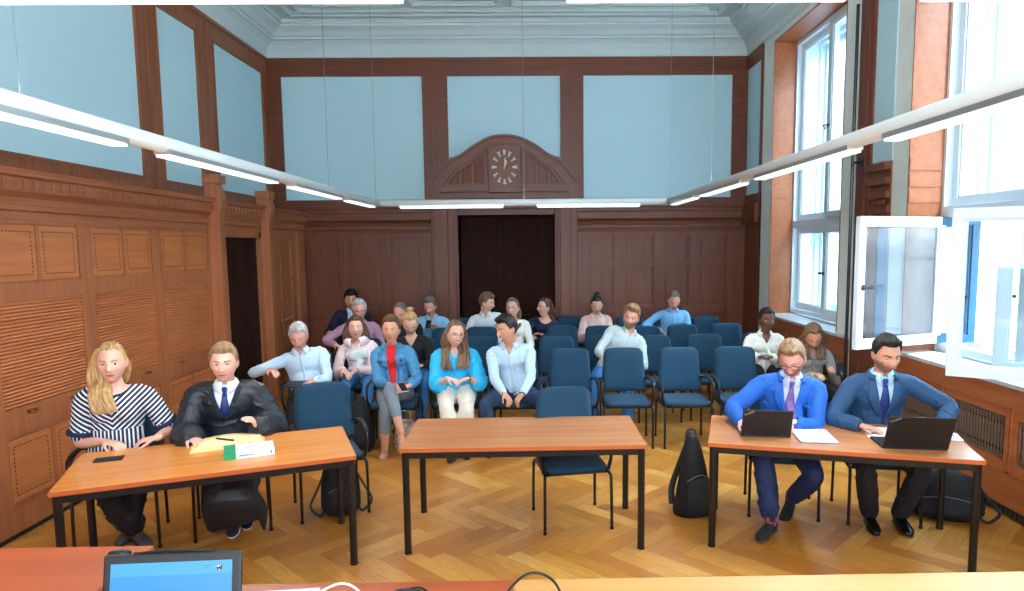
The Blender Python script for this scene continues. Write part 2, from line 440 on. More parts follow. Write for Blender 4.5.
dm = MB()
for a, b in ((DX0, -.5),(-.38, DX1)):
    for z0, z1 in ((.2,.85),(1.0,1.7),(1.85,2.45)): panel_moulding(dm, 'y', YB+.38, -.045, a+.13, b-.13, z0, z1, .035)
dm.box(-.455, -.425, YB+.34, YB+.38, 0, 2.0); dm.box(DX0, DX1, YB+.33, YB+.38, 1.93, 2.0)
dm.build('door_moulding', W_DARK, DL)
hd = MB(); hd.loft([(-.38, YB+.33, 1.05),(-.38, YB+.27, 1.05),(-.27, YB+.27, 1.05)], [.01]*3, 8); hd.box(-.4,-.36,YB+.33,YB+.38,.95,1.15); hd.build('door_handle', BRASS, DL)

# clock: open ring of numerals on the board
ck = empty('wall_clock', (-.45, YB-.185, 3.36)); tag(ck, 'oval ring of pale metal numerals with two hands on the wooden gable over the doors', 'clock')
GOLD = mat('pale_numeral_metal', (214,200,176), .4, metal=.2)
for k in range(12):
    a = pi/2-k*pi/6; c, s_ = cos(a), sin(a); nu = MB()
    d = V((c*.165, 0, s_*.235)); p = V(d); d.normalize(); t = V((-d.z, 0, d.x)); hl = .040
    for o in ((-.014, .010) if k % 3 else (-.018, 0, .018)):
        w0, w1 = .003, .007
        q = [p-d*hl+t*(o*.5-w0), p-d*hl+t*(o*.5+w0), p+d*hl+t*(o+w1), p+d*hl+t*(o-w1)]
        nu.prism([(v.x, v.z) for v in q], 'y', -.014, 0)
    q = [p-d*hl-t*.012, p-d*hl+t*.012, p-d*(hl-.008)+t*.012, p-d*(hl-.008)-t*.012]; nu.prism([(v.x, v.z) for v in q], 'y', -.014, 0)
    q = [p+d*hl-t*.026, p+d*hl+t*.026, p+d*(hl-.008)+t*.026, p+d*(hl-.008)-t*.026]; nu.prism([(v.x, v.z) for v in q], 'y', -.014, 0)
    nu.build('numeral', GOLD, ck)
for nm, ang, ln, w in (('minute_hand', 84, .17, .008), ('hour_hand', 73, .12, .012)):
    h = MB(); a = radians(ang); d = V((cos(a),0,sin(a))); t = V((-d.z,0,d.x))
    q = [-d*.03-t*w, -d*.03+t*w, d*ln*.7+t*w*1.3, d*ln, d*ln*.7-t*w*1.3]
    h.prism([(v.x, v.z) for v in q], 'y', -.024, -.016); h.build(nm, GOLD, ck)

# RIGHT wall: piers and niches
NIC = [(7.91, 10.26), (4.16, 6.51), (.41, 2.76), (-3.1, -.99)]   # window niches along y
wr = MB(); prev = YB+.3
for a, b in NIC:
    wr.box(XR, XW+.50, b, prev, 0, 5.9); prev = a
    wr.box(XR+.0, XW+.50, a, b, 5.03, 5.9)      # above window
    wr.box(XW-.02, XW+.50, a, b, 0, 1.0)        # below the sill
wr.box(XR, XW+.50, YF-.1, prev, 0, 5.9)
WRt = struct(wr.build('wall_right', PLASTER))
# wood cladding and blue panels on piers
def pier(y0, y1):
    """white edge strips are the bare plaster; wood between y0 and y1"""
    w = MB(); w.box(XR-.02, XR, y0, y1, 0, 2.85); w.box(XR-.03, XR, y1-.0, y1-.14, 2.85, ZC) ; w.box(XR-.03, XR, y0, y0+.03, 2.85, ZC); w.box(XR-.03, XR, y0, y1, 4.92, ZC)
    w.build('pier_cladding', W_BACK, WRt)
    b = MB(); b.box(XR-.012, XR, y0+.03, y1-.14, 2.85, 4.92); b.build('cloth_panel', CLOTH_P, WRt)
    c = MB()
    for k in range(4): c.box(XR-.04-.012*k, XR-.02, y0, y1, 2.30+.13*k, 2.41+.13*k)
    c.box(XR-.1, XR-.02, y0, y1, 2.8, 2.86)
    c.build('cornice', W_BACK, WRt)
    return
w = MB(); w.box(XR-.03, XR, 10.74, YB, 4.90, ZC); w.box(XR-.03, XR, 10.70, 10.76, 0, ZC); w.box(XR-.02, XR, 10.70, YB, 0, 2.88); w.box(XR-.03, XR, 11.44, YB, 0, ZC); w.box(XR-.1, XR, 10.70, YB-.06, 2.42, 2.72)
w.build('pier_cladding', W_BACK, WRt)
b = MB(); b.box(XR-.012, XR, 10.76, 11.44, 2.88, 4.90); b.build('cloth_panel', CLOTH_P, WRt)
w = MB(); w.box(XR-.035, XR, 7.19, 7.50, 0, ZC); w.box(XR-.05, XR-.035, 7.28, 7.42, 0, ZC); w.box(XR-.02, XR, 6.80, 7.19, 0, 2.88)
for k, z in enumerate((2.26, 2.38, 2.52, 2.66, 2.80)): w.box(XR-.035-.012*k, XR-.02, 6.80, 7.19, z, z+.07)
for k in range(5): w.box(XR-.07, XR-.05, 6.82+.075*k, 6.87+.075*k, 2.46, 2.5); 
w.build('pier_cladding', W_BACK, WRt)
b = MB(); b.box(XR-.012, XR, 6.80, 7.19, 2.90, ZC); b.build('cloth_panel', CLOTH_P, WRt)
for y in (2.95, 3.6): 
    w = MB(); w.box(XR-.03, XR, y, y+.3, 0, ZC); w.build('pier_cladding', W_BACK, WRt)
hk = MB(); hk.tube([(XR-.04, 7.36, 2.93), (XR-.14, 7.36, 2.93)], .012); hk.tube([(XR-.13, 7.28, 2.93), (XR-.13, 7.08, 2.93)], .012); hk.box(XR-.06, XR-.04, 7.3, 7.4, 2.88, 2.98); 
hk.build('wall_hook', BLACK, WRt)
pp = MB(); pp.tube([(XR-.075, 7.50, .0), (XR-.075, 7.50, 4.6)], .018); pp.build('vertical_rod', BLACK, WRt)
rl = MB()
rl.box(XR-.05, XR, 7.2, 10.75, 5.13, 5.2); rl.box(XR-.05, XR, YF, 6.75, 5.13, 5.2)
rl.build('curtain_rail', WHITE2, WRt)

# windows
GL = bpy.data.materials.new('window_glass'); GL.use_nodes = True
nt = GL.node_tree; nt.nodes.clear(); o = nt.nodes.new('ShaderNodeOutputMaterial'); tr = nt.nodes.new('ShaderNodeBsdfTransparent'); gl = nt.nodes.new('ShaderNodeBsdfGlossy'); mx = nt.nodes.new('ShaderNodeMixShader')
tr.inputs[0].default_value = (.90,.95,.97,1); gl.inputs['Roughness'].default_value = .03; mx.inputs[0].default_value = .045
nt.links.new(tr.outputs[0], mx.inputs[1]); nt.links.new(gl.outputs[0], mx.inputs[2]); nt.links.new(mx.outputs[0], o.inputs[0])
WINP = mat('window_white_paint', (214,228,234), .35)
BLUEP = mat('outer_sash_teal_paint', (8,66,92), .35)

def sash(name, w, h, parent, M, paint=WINP, t=.05, fw=.075, handle=None, glass=True):
    """casement: local x along width, z up, y thickness"""
    f = MB(); f.box(0, w, 0, t, 0, fw); f.box(0, w, 0, t, h-fw, h); f.box(0, fw, 0, t, fw, h-fw); f.box(w-fw, w, 0, t, fw, h-fw)
    i = .018; f.box(fw, w-fw, t*.3, t*.7, fw, fw+i); f.box(fw, w-fw, t*.3, t*.7, h-fw-i, h-fw); f.box(fw, fw+i, t*.3, t*.7, fw, h-fw); f.box(w-fw-i, w-fw, t*.3, t*.7, fw, h-fw)
    o = f.build(name, paint, parent, bevel=.004); o.matrix_local = M
    if glass:
        g = MB(); g.box(fw, w-fw, t*.45, t*.55, fw, h-fw); g.build('glass_pane', GL, o)
    if handle:
        xh, side = handle; k = MB(); zc = h*.47; y = -.012 if side < 0 else t+.012
        k.ell((xh, y, zc), (.02, .012, .028)); k.loft([(xh, y*1.5, zc), (xh, y+side*.035, zc)], [.009, .009], 8)
        k.loft([(xh-.05, y+side*.04, zc), (xh+.05, y+side*.04, zc)], [.011, .011], 8); k.ell((xh-.05, y+side*.04, zc), (.014,.014,.014)); k.ell((xh+.05, y+side*.04, zc), (.014,.014,.014))
        k.build('handle', mat('bronze_handle', (54,42,38), .4, metal=.5), o, smooth=True)
    for zz in (.12*h+.03, .85*h):
        k = MB(); k.loft([(.0, t*.5, zz-.05), (.0, t*.5, zz+.05)], [.012, .012], 8); k.build('hinge', mat('grey_hinge', (80,100,110), .4), o)
    return o
def MX(x, y, z, ang): return Matrix.Translation((x, y, z)) @ Matrix.Rotation(ang, 4, 'Z')

def window(idx, a, b, open_lower):
    root = empty('window_%d' % idx, (XW, (a+b)/2, 1.04)); struct(root)
    inv = Matrix.Translation(V((XW, (a+b)/2, 1.04))).inverted()
    z0, zt, z1 = 1.06, 2.36, 5.0
    w = b-a; m = (a+b)/2
    for layer, xp in enumerate((XW, XW+.34)):
        f = MB(); e = .06
        for (p, q, r, s) in ((a, b, z0, z0+e), (a, b, z1-e, z1), (a, b, zt-.05, zt+.05)): f.box(xp-.02, xp+.07, p, q, r, s)
        for (p, q) in ((a, a+e), (b-e, b), (m-.055, m+.055)): f.box(xp-.021, xp+.071, p, q, z0, z1)
        f.build('window_frame', WINP, root, bevel=.004, M=inv)
        sw = m-.055-a-e
        for (hy, sgn, far) in ((b-e, -1, 1), (a+e, 1, 0)):
            # upper casements closed
            M = inv @ (MX(xp+.05, hy, zt+.05, -pi/2) if sgn < 0 else MX(xp, hy, zt+.05, pi/2))
            sash('upper_casement', sw, z1-e-zt-.05, root, M, handle=((sw-.04, -1 if sgn < 0 else 1) if layer == 0 else None))
            hh = zt-.05-z0-e
            if not open_lower:
                M = inv @ (MX(xp+.05, hy, z0+e, -pi/2) if sgn < 0 else MX(xp, hy, z0+e, pi/2))
                sash('lower_casement', sw, hh, root, M, handle=((sw-.04, -1 if sgn < 0 else 1) if layer == 0 else None))
            else:
                tx, ty = open_lower[layer][0 if far else 1]
                ang = atan2(ty-hy, tx-xp)
                M = inv @ MX(xp-.03, hy, z0+e, ang)
                pnt = BLUEP if (layer == 1 and far) else WINP
                side = 1 if far else -1
                sash('lower_casement', sw+.02-(.09 if layer and far else 0), hh, root, M, paint=pnt, handle=(sw-.03, side))
    # reveal, wooden
    rv = MB(); rv.box(XR-.004, XW-.02, b-.02, b+.0-.004, 1.0, 5.0); rv.box(XR-.004, XW-.02, a+.004, a+.02, 1.0, 5.0)
    rv.box(XR-.004, XW-.02, a+.004, b-.004, 5.0, 5.02)
    ro = MB(); ro.box(XW-.02, XW+.49, b-.02, b-.004, 1.0, 5.0); ro.box(XW-.02, XW+.49, a+.004, a+.02, 1.0, 5.0); ro.box(XW-.02, XW+.49, a+.004, b-.004, 5.0, 5.02); ro.box(XW-.02, XW+.49, a+.004, b-.004, 1.0, 1.04); ro.build('outer_reveal', WINP, root, M=inv)
    for zz in (2.45, 2.6, 2.75): rv.box(XR, XW-.04, b-.03, b-.02, zz, zz+.12)
    for yy in (a-.022, b+.001): pass
    rv.build('reveal', W_HEAT, root, M=inv)
    ws = MB(); ws.box(XR-.06, XW-.02, a-.26, b-.0 if idx == 1 else b+.0, 1.0, 1.035); ws.build('window_sill', SILLM, root, bevel=.006, M=inv)
    return root
window(1, 7.91, 10.26, None)
window(2, 4.16, 6.51, [((2.88, 6.05), (2.97, 4.86)), ((3.22, 6.40), (3.16, 5.10))])
window(3, .41, 2.76, None)
window(4, -3.1, -.99, None)

# heater casings under the windows
def heater(y0, y1, grilles, idx):
    h = MB(); x = XR
    xs = sorted([y0]+[v for g in grilles for v in g]+[y1])
    h.box(x-.03, x+.3, y0, y1, .77, 1.0); h.box(x-.03, x+.3, y0, y1, .1, .43)
    cur = y0
    for g in grilles+[(y1, y1)]:
        h.box(x-.03, x+.3, cur, g[0], .43, .77); cur = g[1]
    h.box(x-.045, x-.03, y0, y1, .965, .998); h.box(x-.04, x-.03, y0, y1, .1, .16)
    for g in grilles:
        panel_moulding(h, 'x', x-.03, -.01, g[0]-.07, g[1]+.07, .36, .84, .012)
    o = struct(h.build('trim_%d' % idx, W_HEAT))
    v = MB(); v.box(x+.05, x+.06, y0, y1, .4, .8); v.box(x+.02, x+.03, y0, y1, 0, .1); v.build('dark_backing', VOID, o)
    for g in grilles:
        r = MB(); n = int((g[1]-g[0])/.036)
        for k in range(n):
            yy = g[0]+(k+.5)*(g[1]-g[0])/n
            r.loft([(x-.01, yy, .43), (x-.01, yy, .50), (x-.01, yy, .515), (x-.01, yy, .685), (x-.01, yy, .70), (x-.01, yy, .77)], [.004,.004,.009,.009,.004,.004], 8, dome=False)
            for zz in (.45,.485,.715,.75):
                r.ell((x-.012, yy, zz), (.010, .010, .009), n=8, m=5)
        for zz in (.467, .733): r.box(x-.012, x-.006, g[0], g[1], zz-.003, zz+.003)
        r.build('grille', mat('grille_bead', (112,86,70), .4), o)
    sl = MB()
    for k in range(int((y1-y0)/.05)): sl.box(x-.012, x+.0, y0+k*.05, y0+k*.05+.03, .015, .095)
    sl.build('foot_grate', mat('foot_grate_metal', (40,36,36), .5), o)
heater(4.16, 6.51, [(4.2,4.84),(4.96,5.65),(5.84,6.45)], 4)
heater(7.6, 10.26, [(7.75,8.5),(8.7,9.35),(9.5,10.1)], 5)
heater(.41, 2.76, [(.6,1.3),(1.5,2.2)], 6)

# unseen front wall behind the bench; opening added for the fill light
wf = MB(); wf.box(XLU, -2.6, YF-.2, YF, 0, 5.9); wf.box(2.6, XW, YF-.2, YF, 0, 5.9); wf.box(-2.6, 2.6, YF-.2, YF, 0, 1.6); wf.box(-2.6, 2.6, YF-.2, YF, 4.6, 5.9)
struct(wf.build('wall_front', PLASTER))

# ------------------------------------------------------------------ ceiling with cove and coffers
CE = mat('ceiling_paint', (196,212,210), .85, noise=.03, nscale=4)
cl = MB(); cl.box(XLU-.2, XW+.4, YF-.2, YB+.2, 5.62, 5.75)
CEo = struct(cl.build('ceiling', CE))
def ring_mould(mb, x0, x1, y0, y1, prof):
    """sweep a profile (inset, z) round a rectangle"""
    n = len(prof); rows = []
    for (cx_, cy_, sx, sy) in ((x0,y0,1,1),(x1,y0,-1,1),(x1,y1,-1,-1),(x0,y1,1,-1),(x0,y0,1,1)):
        rows.append([V((cx_+sx*i, cy_+sy*i, z)) for i, z in prof])
    mb.grid(rows)
cv = MB()
ring_mould(cv, XLU, XR+.0, YF, YB, [(0,5.75),(0,5.10),(.015,5.10),(.02,5.16),(.05,5.24),(.10,5.32),(.16,5.37),(.20,5.38),(.20,5.41),(.24,5.42),(.30,5.48),(.38,5.52),(.40,5.52),(.40,5.55),(.44,5.56),(.44,5.62)])
cv.build('cove', CE, CEo)
cf = MB()
MP = [(0,5.63),(0,5.585),(.03,5.57),(.06,5.575),(.07,5.59),(.10,5.60),(.10,5.63)]
ring_mould(cf, XLU+.62, XR-.62, -2.6, YB-.62, MP)
ring_mould(cf, XLU+.80, XR-.80, -2.4, YB-.80, MP)
nx, ny = 4, 7
X0, X1, Yy0, Yy1 = XLU+1.0, XR-1.0, -2.2, YB-1.0
for i in range(nx):
    for j in range(ny):
        a = X0+(X1-X0)*i/nx+.06; b = X0+(X1-X0)*(i+1)/nx-.06; c = Yy0+(Yy1-Yy0)*j/ny+.06; d = Yy0+(Yy1-Yy0)*(j+1)/ny-.06
        ring_mould(cf, a, b, c, d, MP); ring_mould(cf, a+.2, b-.2, c+.2, d-.2, [(0,5.63),(0,5.6),(.03,5.59),(.05,5.6),(.05,5.63)])
cf.build('coffer_moulding', CE, CEo)

# street facade across the way, built of pale stone courses
st = mat('pale_stone', (206,206,208), .9, noise=.12, nscale=3)
fc = MB(); FX = 7.2
fc.box(FX, FX+.3, -12, 26, -4, 7.1)
FA = struct(fc.build('exterior_facade', st))
q = MB(); random.seed(3)
for k in range(24):
    z = -4+k*.45
    for j in range(34):
        y = -12+j*1.1+(k % 2)*.55
        q.box(FX-.03, FX, y+.008, y+1.092, z+.01, z+.44)
q.build('stone_courses', st, FA)
q = MB()
for y in (2.0, 5.4, 8.8, 12.2, 15.6):
    for z in (.2, 3.7): q.box(FX-.06, FX-.03, y, y+1.1, z, z+2.1)
q.build('street_windows', mat('far_window', (90,105,125), .2), FA)

# ------------------------------------------------------------------ hanging lamp frame
LZ = 2.60
TUBE = mat('lamp_tube', (222,226,222), .4)
ALU = mat('lamp_reflector', (190,190,186), .3, metal=.7)
DIFF = mat('lamp_diffuser', (235,246,250), .5, emit=1.3)
lamp = empty('hanging_lamp_frame', (0, 5, LZ)); tag(lamp, 'large rectangular frame of white light tubes hung on wires under the ceiling', 'lamp')
iv = Matrix.Translation((0, -5, -LZ))
x0, x1, y0, y1 = -1.87, 1.66, 1.34, 8.35
t = MB(); r = .042
t.tube([(x0, y0-.04, LZ), (x0, y1+.04, LZ)], r, 16); t.build('side_tube', TUBE, lamp, smooth=True, M=iv)
t = MB(); t.tube([(x1, y0-.04, LZ), (x1, y1+.04, LZ)], r, 16); t.build('side_tube', TUBE, lamp, smooth=True, M=iv)
t = MB(); t.tube([(x0, y1, LZ), (x1, y1, LZ)], r, 16); t.build('cross_tube', TUBE, lamp, smooth=True, M=iv)
t = MB(); t.tube([(x0, y0, LZ), (x1, y0, LZ)], r, 16); t.build('cross_tube', TUBE, lamp, smooth=True, M=iv)
def lum(a, b, axis, c):
    h = MB(); d = MB(); w = .042
    z0, z1 = LZ-.062, LZ-.025
    if axis == 'y':
        h.box(c-w, c+w, a, b, z0+.012, z1); d.box(c-w+.006, c+w-.006, a+.01, b-.01, z0, z0+.012)
    else:
        h.box(a, b, c-w, c+w, z0+.012, z1); d.box(a+.01, b-.01, c-w+.006, c+w-.006, z0, z0+.012)
    H_ = h.build('luminaire', ALU, lamp, M=iv); d.build('diffuser', DIFF, H_, M=iv)
for c in (x0, x1):
    for a, b in ((1.7,3.2),(3.55,5.05),(5.4,6.7),(7.0,8.1)): lum(a, b, 'y', c)
for a, b in ((-1.6,-.35),(.05,1.3)): lum(a, b, 'x', y1)
for a, b in ((-1.7,-.235),(.06,.62),(.75,1.5)): lum(a, b, 'x', y0)
wi = MAT_W = mat('wire_steel', (120,130,135), .4, metal=.4)
for (x, y) in ((x0, 2.6), (x0, 6.4), (x0, 8.3), (x1, 2.6), (x1, 6.4), (x1, 8.3), (-.1, 8.35)):
    w = MB(); w.tube([(x, y, LZ+.04), (x, y, 5.62)], .0025, 5); w.build('suspension_wire', wi, lamp, M=iv)
# ------------------------------------------------------------------ tables
def table(label, cx, cy, ang, w, d, h=.74, tm=None):
    r = empty('table', (cx, cy, 0), ang); tag(r, label, 'table', None)
    t = MB(); t.box(-w/2+.004, w/2-.004, -d/2+.004, d/2-.004, h-.028, h); T = t.build('tabletop', tm or TABLEW, r, bevel=.003)
    e = MB()
    for (a, b, c, f) in ((-w/2, w/2, -d/2, -d/2+.004), (-w/2, w/2, d/2-.004, d/2), (-w/2, -w/2+.004, -d/2, d/2), (w/2-.004, w/2, -d/2, d/2)): e.box(a, b, c, f, h-.028, h-.001)
    e.build('edge_band', TABLEE, T)
    f = MB(); s = .025
    f.box(-w/2+.03, w/2-.03, -d/2+.02, -d/2+.045, h-.075, h-.03); f.box(-w/2+.03, w/2-.03, d/2-.045, d/2-.02, h-.075, h-.03)
    f.box(-w/2+.02, -w/2+.045, -d/2+.03, d/2-.03, h-.075, h-.03); f.box(w/2-.045, w/2-.02, -d/2+.03, d/2-.03, h-.075, h-.03)
    f.build('apron', BLACK, r)
    for sx in (-1, 1):
        for sy in (-1, 1):
            l = MB(); x = sx*(w/2-.035); y = sy*(d/2-.035); l.loft([(x, y, .012), (x, y, h-.03)], [.024, .024], 12, dome=False); 
            L_ = l.build('leg', BLACK, r, smooth=False)
            k = MB(); k.loft([(x, y, 0), (x, y, .012)], [.026, .026], 12, dome=False); k.build('foot_cap', BLACKP, L_)
    return r
T1 = table('empty wooden table standing alone in the middle with an empty chair behind', -.08, 4.85, .012, 1.66, .80)
def midrot(p, q, d):
    a = atan2(q[1]-p[1], q[0]-p[0]); n = V((-sin(a), cos(a))); m = (V(p)+V(q))/2+n*d/2
    return m.x, m.y, a
mx_, my_, ta = midrot((-2.69,3.70), (-1.16,4.31), .80)
T2 = table('wooden table with a phone, an open folder and a thick green and white book', mx_, my_, ta, 1.66, .80, tm=wood('table_warm_lit_laminate', (222,146,72), (208,128,58), 'x', 6, .25))  # warm light on this table is put into the laminate's orange
mx_, my_, tb_ = midrot((1.17,4.49), (2.76,4.02), .78)
T3 = table('wooden table carrying two open black laptops and white papers', mx_, my_, tb_, 1.66, .78)

# ------------------------------------------------------------------ chairs
def make_chair(arms):
    r = empty('conference_chair')
    s = MB()
    rows = []
    def rr(w, d, z, rnd=.07, y0=0):
        pts = []
        for (cx_, cy_, a0) in ((w/2-rnd, -d/2+rnd, -90), (w/2-rnd, d/2-rnd, 0), (-w/2+rnd, d/2-rnd, 90), (-w/2+rnd, -d/2+rnd, 180)):
            for k in range(5):
                a = radians(a0+k*22.5); pts.append(V((cx_+rnd*cos(a), cy_+rnd*sin(a)+y0, z)))
        return pts
    for w, d, z in ((.40,.40,.425),(.445,.445,.432),(.46,.46,.447),(.46,.46,.46),(.445,.445,.474),(.38,.38,.482),(.2,.2,.484)): rows.append(rr(w, d, z, min(.07, w/3)))
    s.grid(rows, closed=True); n = len(rows[0]); s.f.append(tuple(range(n))); s.m.append(0); s.f.append(tuple(range(len(s.v)-n, len(s.v)))); s.m.append(0)
    s.build('seat', UPH, r, smooth=True)
    sh = MB(); sh.grid([rr(.36,.36,.412), rr(.42,.42,.418), rr(.455,.455,.43), rr(.455,.455,.44)], closed=True); sh.f.append(tuple(range(20))); sh.m.append(0); sh.build('seat_shell', BLACKP, r, smooth=True)
    # backrest: tapered, gently curved pad, wider at the foot
    b = MB(); nz = 9
    def bp(u, t, off):
        w = .245-.035*t; x = u*w
        if t > .88: x = u*(w-.03*((t-.88)/.12)**2)
        y = .215+.055*t - .02*(1-u*u)*-1 + off
        z = .50+.47*t-(.012*abs(u)**6 if t > .9 else 0)
        return V((x, y, z))
    us = np.linspace(-1, 1, 11); ts = [0,.03,.12,.25,.4,.55,.7,.82,.9,.96,1]
    front = [[bp(u, t, -.022*(1-abs(u)**8)*(1-abs(2*t-1)**12)) for u in us] for t in ts]
    back = [[bp(u, t, .016*(1-abs(u)**8)*(1-abs(2*t-1)**12)) for u in us] for t in ts]
    loop = []
    for f, k in zip(front, back): loop.append(f+k[::-1])
    b.grid(loop, closed=True); n = len(loop[0]); b.f.append(tuple(range(n))); b.m.append(0); b.f.append(tuple(range(len(b.v)-n, len(b.v)))); b.m.append(0)
    B = b.build('backrest', UPH, r, smooth=True)
    p = MB(); p.grid([[v+V((0,.006,0)) for v in row] for row in [[bp(u*.97, t, .018) for u in us] for t in ts[1:-1]]]); p.build('back_shell', BLACKP, B, smooth=True, solid=.006)
    bf = MB()
    for sx in (-1, 1): bf.tube([(sx*.215, .20, .43), (sx*.215, .235, .47), (sx*.2, .252, .62), (sx*.19, .262, .8)], .011, 8, smooth=3)
    bf.build('back_frame', BLACK, r, smooth=True)
    fr = MB(); fr.tube([(-.235, -.2, .42), (-.235, .2, .42)], .011, 8); fr.tube([(.235, -.2, .42), (.235, .2, .42)], .011, 8); fr.tube([(-.23, .2, .42), (.23, .2, .42)], .01, 8); fr.tube([(-.23, -.17, .415), (.23, -.17, .415)], .01, 8)
    fr.build('seat_frame', BLACK, r, smooth=True)
    for sx in (-1, 1):
        for sy in (-1, 1):
            l = MB(); l.tube([(sx*.237, sy*.17, .42), (sx*.243, sy*.215, .41), (sx*.247, sy*.232, .36), (sx*.25, sy*.24, .012)], .0115, 8, smooth=3)
            L_ = l.build('leg', BLACK, r, smooth=True); g = MB(); g.loft([(sx*.25, sy*.24, 0), (sx*.25, sy*.24, .02)], [.014,.014], 8, dome=False); g.build('foot_glide', BLACKP, L_)
    if arms:
        for sx in (-1, 1):
            a = MB(); a.loft([(sx*.245, -.16, .43), (sx*.262, -.175, .52), (sx*.265, -.17, .61), (sx*.265, -.12, .655), (sx*.265, .0, .67), (sx*.262, .12, .665), (sx*.245, .21, .65), (sx*.215, .25, .63)],
                [(.012,.02)]*2+[(.014,.02)]+[(.022,.014)]*3+[(.016,.014),(.012,.012)], 10, side=(1,0,0), smooth=3)
            a.build('armrest', BLACKP, r, smooth=True)
    return r
_pc = {1: make_chair(True)}
_used = {0: False, 1: False}
def chair(x, y, deg, label, group=None, arms=1):
    o = copy_tree(_pc[arms]) if _used[arms] else _pc[arms]
    _used[arms] = True
    o.location = (x, y, 0); o.rotation_euler = (0, 0, radians(deg))
    for k in ('label', 'category', 'group'):
        if k in o: del o[k]
    tag(o, label, 'chair', group); return o
G = 'empty blue upholstered conference chairs in the public rows'
GP = 'blue upholstered conference chairs people sit on'
chair(.27, 5.02, 10, 'empty blue chair pushed in behind the empty middle table', G)
chair(-1.64, 5.33, 25, 'empty blue chair with armrests at the right end of the left table, backpack beneath', G)
A = [(.39,7.05,2,'front-row empty blue chair directly behind the middle table, beside the man with clasped hands'),
 (.96,7.04,-1,'front-row empty blue chair in front of the bearded man in the pale shirt'),
 (1.57,7.03,1,'front-row empty blue chair in the middle of the four front-row empties, floor open before it'),
 (2.17,7.05,-3,'front-row empty blue chair just behind the bright blue suit man')]
for a in A: chair(*a, group=G)
Bc = [(.29,8.12,3,'second-row empty blue chair to the left of the bearded man'),
 (1.47,8.06,0,'second-row empty blue chair to the right of the bearded man'),
 (2.11,8.14,-2,'second-row empty blue chair next to the woman in the white blouse')]
for a in Bc: chair(*a, group=G)
Cc = [(.40,9.18,2,'third-row empty blue chair in front of the woman in navy'),
 (.93,9.14,0,'third-row empty blue chair in front of the woman in the pink blouse'),
 (1.53,9.05,0,'third-row empty blue chair between the pink blouse woman and the balding man'),
 (2.08,9.16,2,'third-row empty bright blue chair in front of the balding man'),
 (2.70,9.28,-4,'third-row empty bright blue chair nearest the window wall')]
for a in Cc: chair(*a, group=G)
D = [(.56,10.5,0,'back-row empty dark chair between the navy woman and the pink blouse woman'),
 (1.52,10.4,2,'back-row empty chair between the pink blouse woman and the balding man'),
 (2.68,10.3,0,'back-row empty chair to the right of the balding man in blue'),
 (-.73,9.15,-2,'third-row dark chair back in front of the young man in profile'),
 (-1.18,9.1,1,'dark chair back in front of the man looking at his phone'),
 (-.66,8.12,2,'chair with rounded dark frame directly behind the turquoise blouse woman'),
 (-1.05,10.4,0,'back-row dark chair between the phone-reading man and the young man in profile')]
for a in D: chair(*a, group=G)
SEATS = {}
for k, x, y, deg, lab in [('stripe',-2.95,4.76,22,'chair under the woman in the striped top'),('robe',-2.28,5.02,23,'chair under the man in the black robe'),
 ('suit1',1.93,5.19,-14,'chair under the man in the bright blue suit'),('suit2',2.60,5.03,-10,'chair under the man in the dark blue suit'),
 ('grey',-2.36,7.12,14,'chair with armrests under the grey-haired man at the left'),('denim',-1.46,7.08,3,'chair under the woman in the denim jacket'),
 ('turq',-.82,7.1,2,'chair under the woman in the turquoise blouse'),('wshirt',-.20,7.06,-3,'chair under the smiling man with clasped hands'),
 ('pink',-2.06,8.1,8,'chair under the girl in the pale pink hoodie'),('blond',-1.44,8.15,2,'chair under the blond woman in black'),
 ('mauve',-2.36,9.25,8,'chair under the man in the mauve shirt'),('bald',-1.77,9.35,4,'chair under the man hidden behind the blond woman'),
 ('darkback',-2.76,10.3,8,'chair under the dark-haired man in the back corner'),('ltblue',-1.53,10.3,0,'chair under the man in the light blue shirt reading his phone'),
 ('prof',-.68,10.35,0,'chair under the young man in profile'),('wblouse',-.27,9.6,0,'chair under the woman with glasses in the white top'),
 ('navy',.1,10.3,-6,'chair under the woman in navy'),('bun',.96,10.4,0,'chair under the woman with the hair bun'),
 ('beige',.90,8.1,-2,'chair under the bearded man in the pale shirt'),('blue',2.10,10.35,0,'chair under the balding man in the blue shirt'),
 ('black',2.80,8.2,-6,'chair under the woman in the white blouse by the window'),('phone',2.98,7.2,-4,'chair under the woman in grey by the window sill')]:
    SEATS[k] = (x, y, deg); chair(x, y, deg, lab, GP)

# ------------------------------------------------------------------ things on the tables
Z0 = .74
def at(name, x, y, deg, z=Z0): return empty(name, (x, y, z), radians(deg))
DK = mat('dark_case', (18,18,20), .5)
# phone
o = at('smartphone', -2.72, 4.29, 20); tag(o, 'black smartphone lying on the left table before the striped woman', 'phone')
p = MB(); p.box(-.08,.08,-.042,.042,0,.009); p.build('case', BLACKP, o, bevel=.002); p = MB(); p.box(-.075,.075,-.038,.038,.0095,.011); p.build('screen', mat('black_glass', (8,8,10), .4, spec=.4), o)
p = MB(); p.ell((-.02,.0,.0118), (.02,.014,.002)); p.build('phone_camera', mat('greyglass', (90,90,96), .2), o)
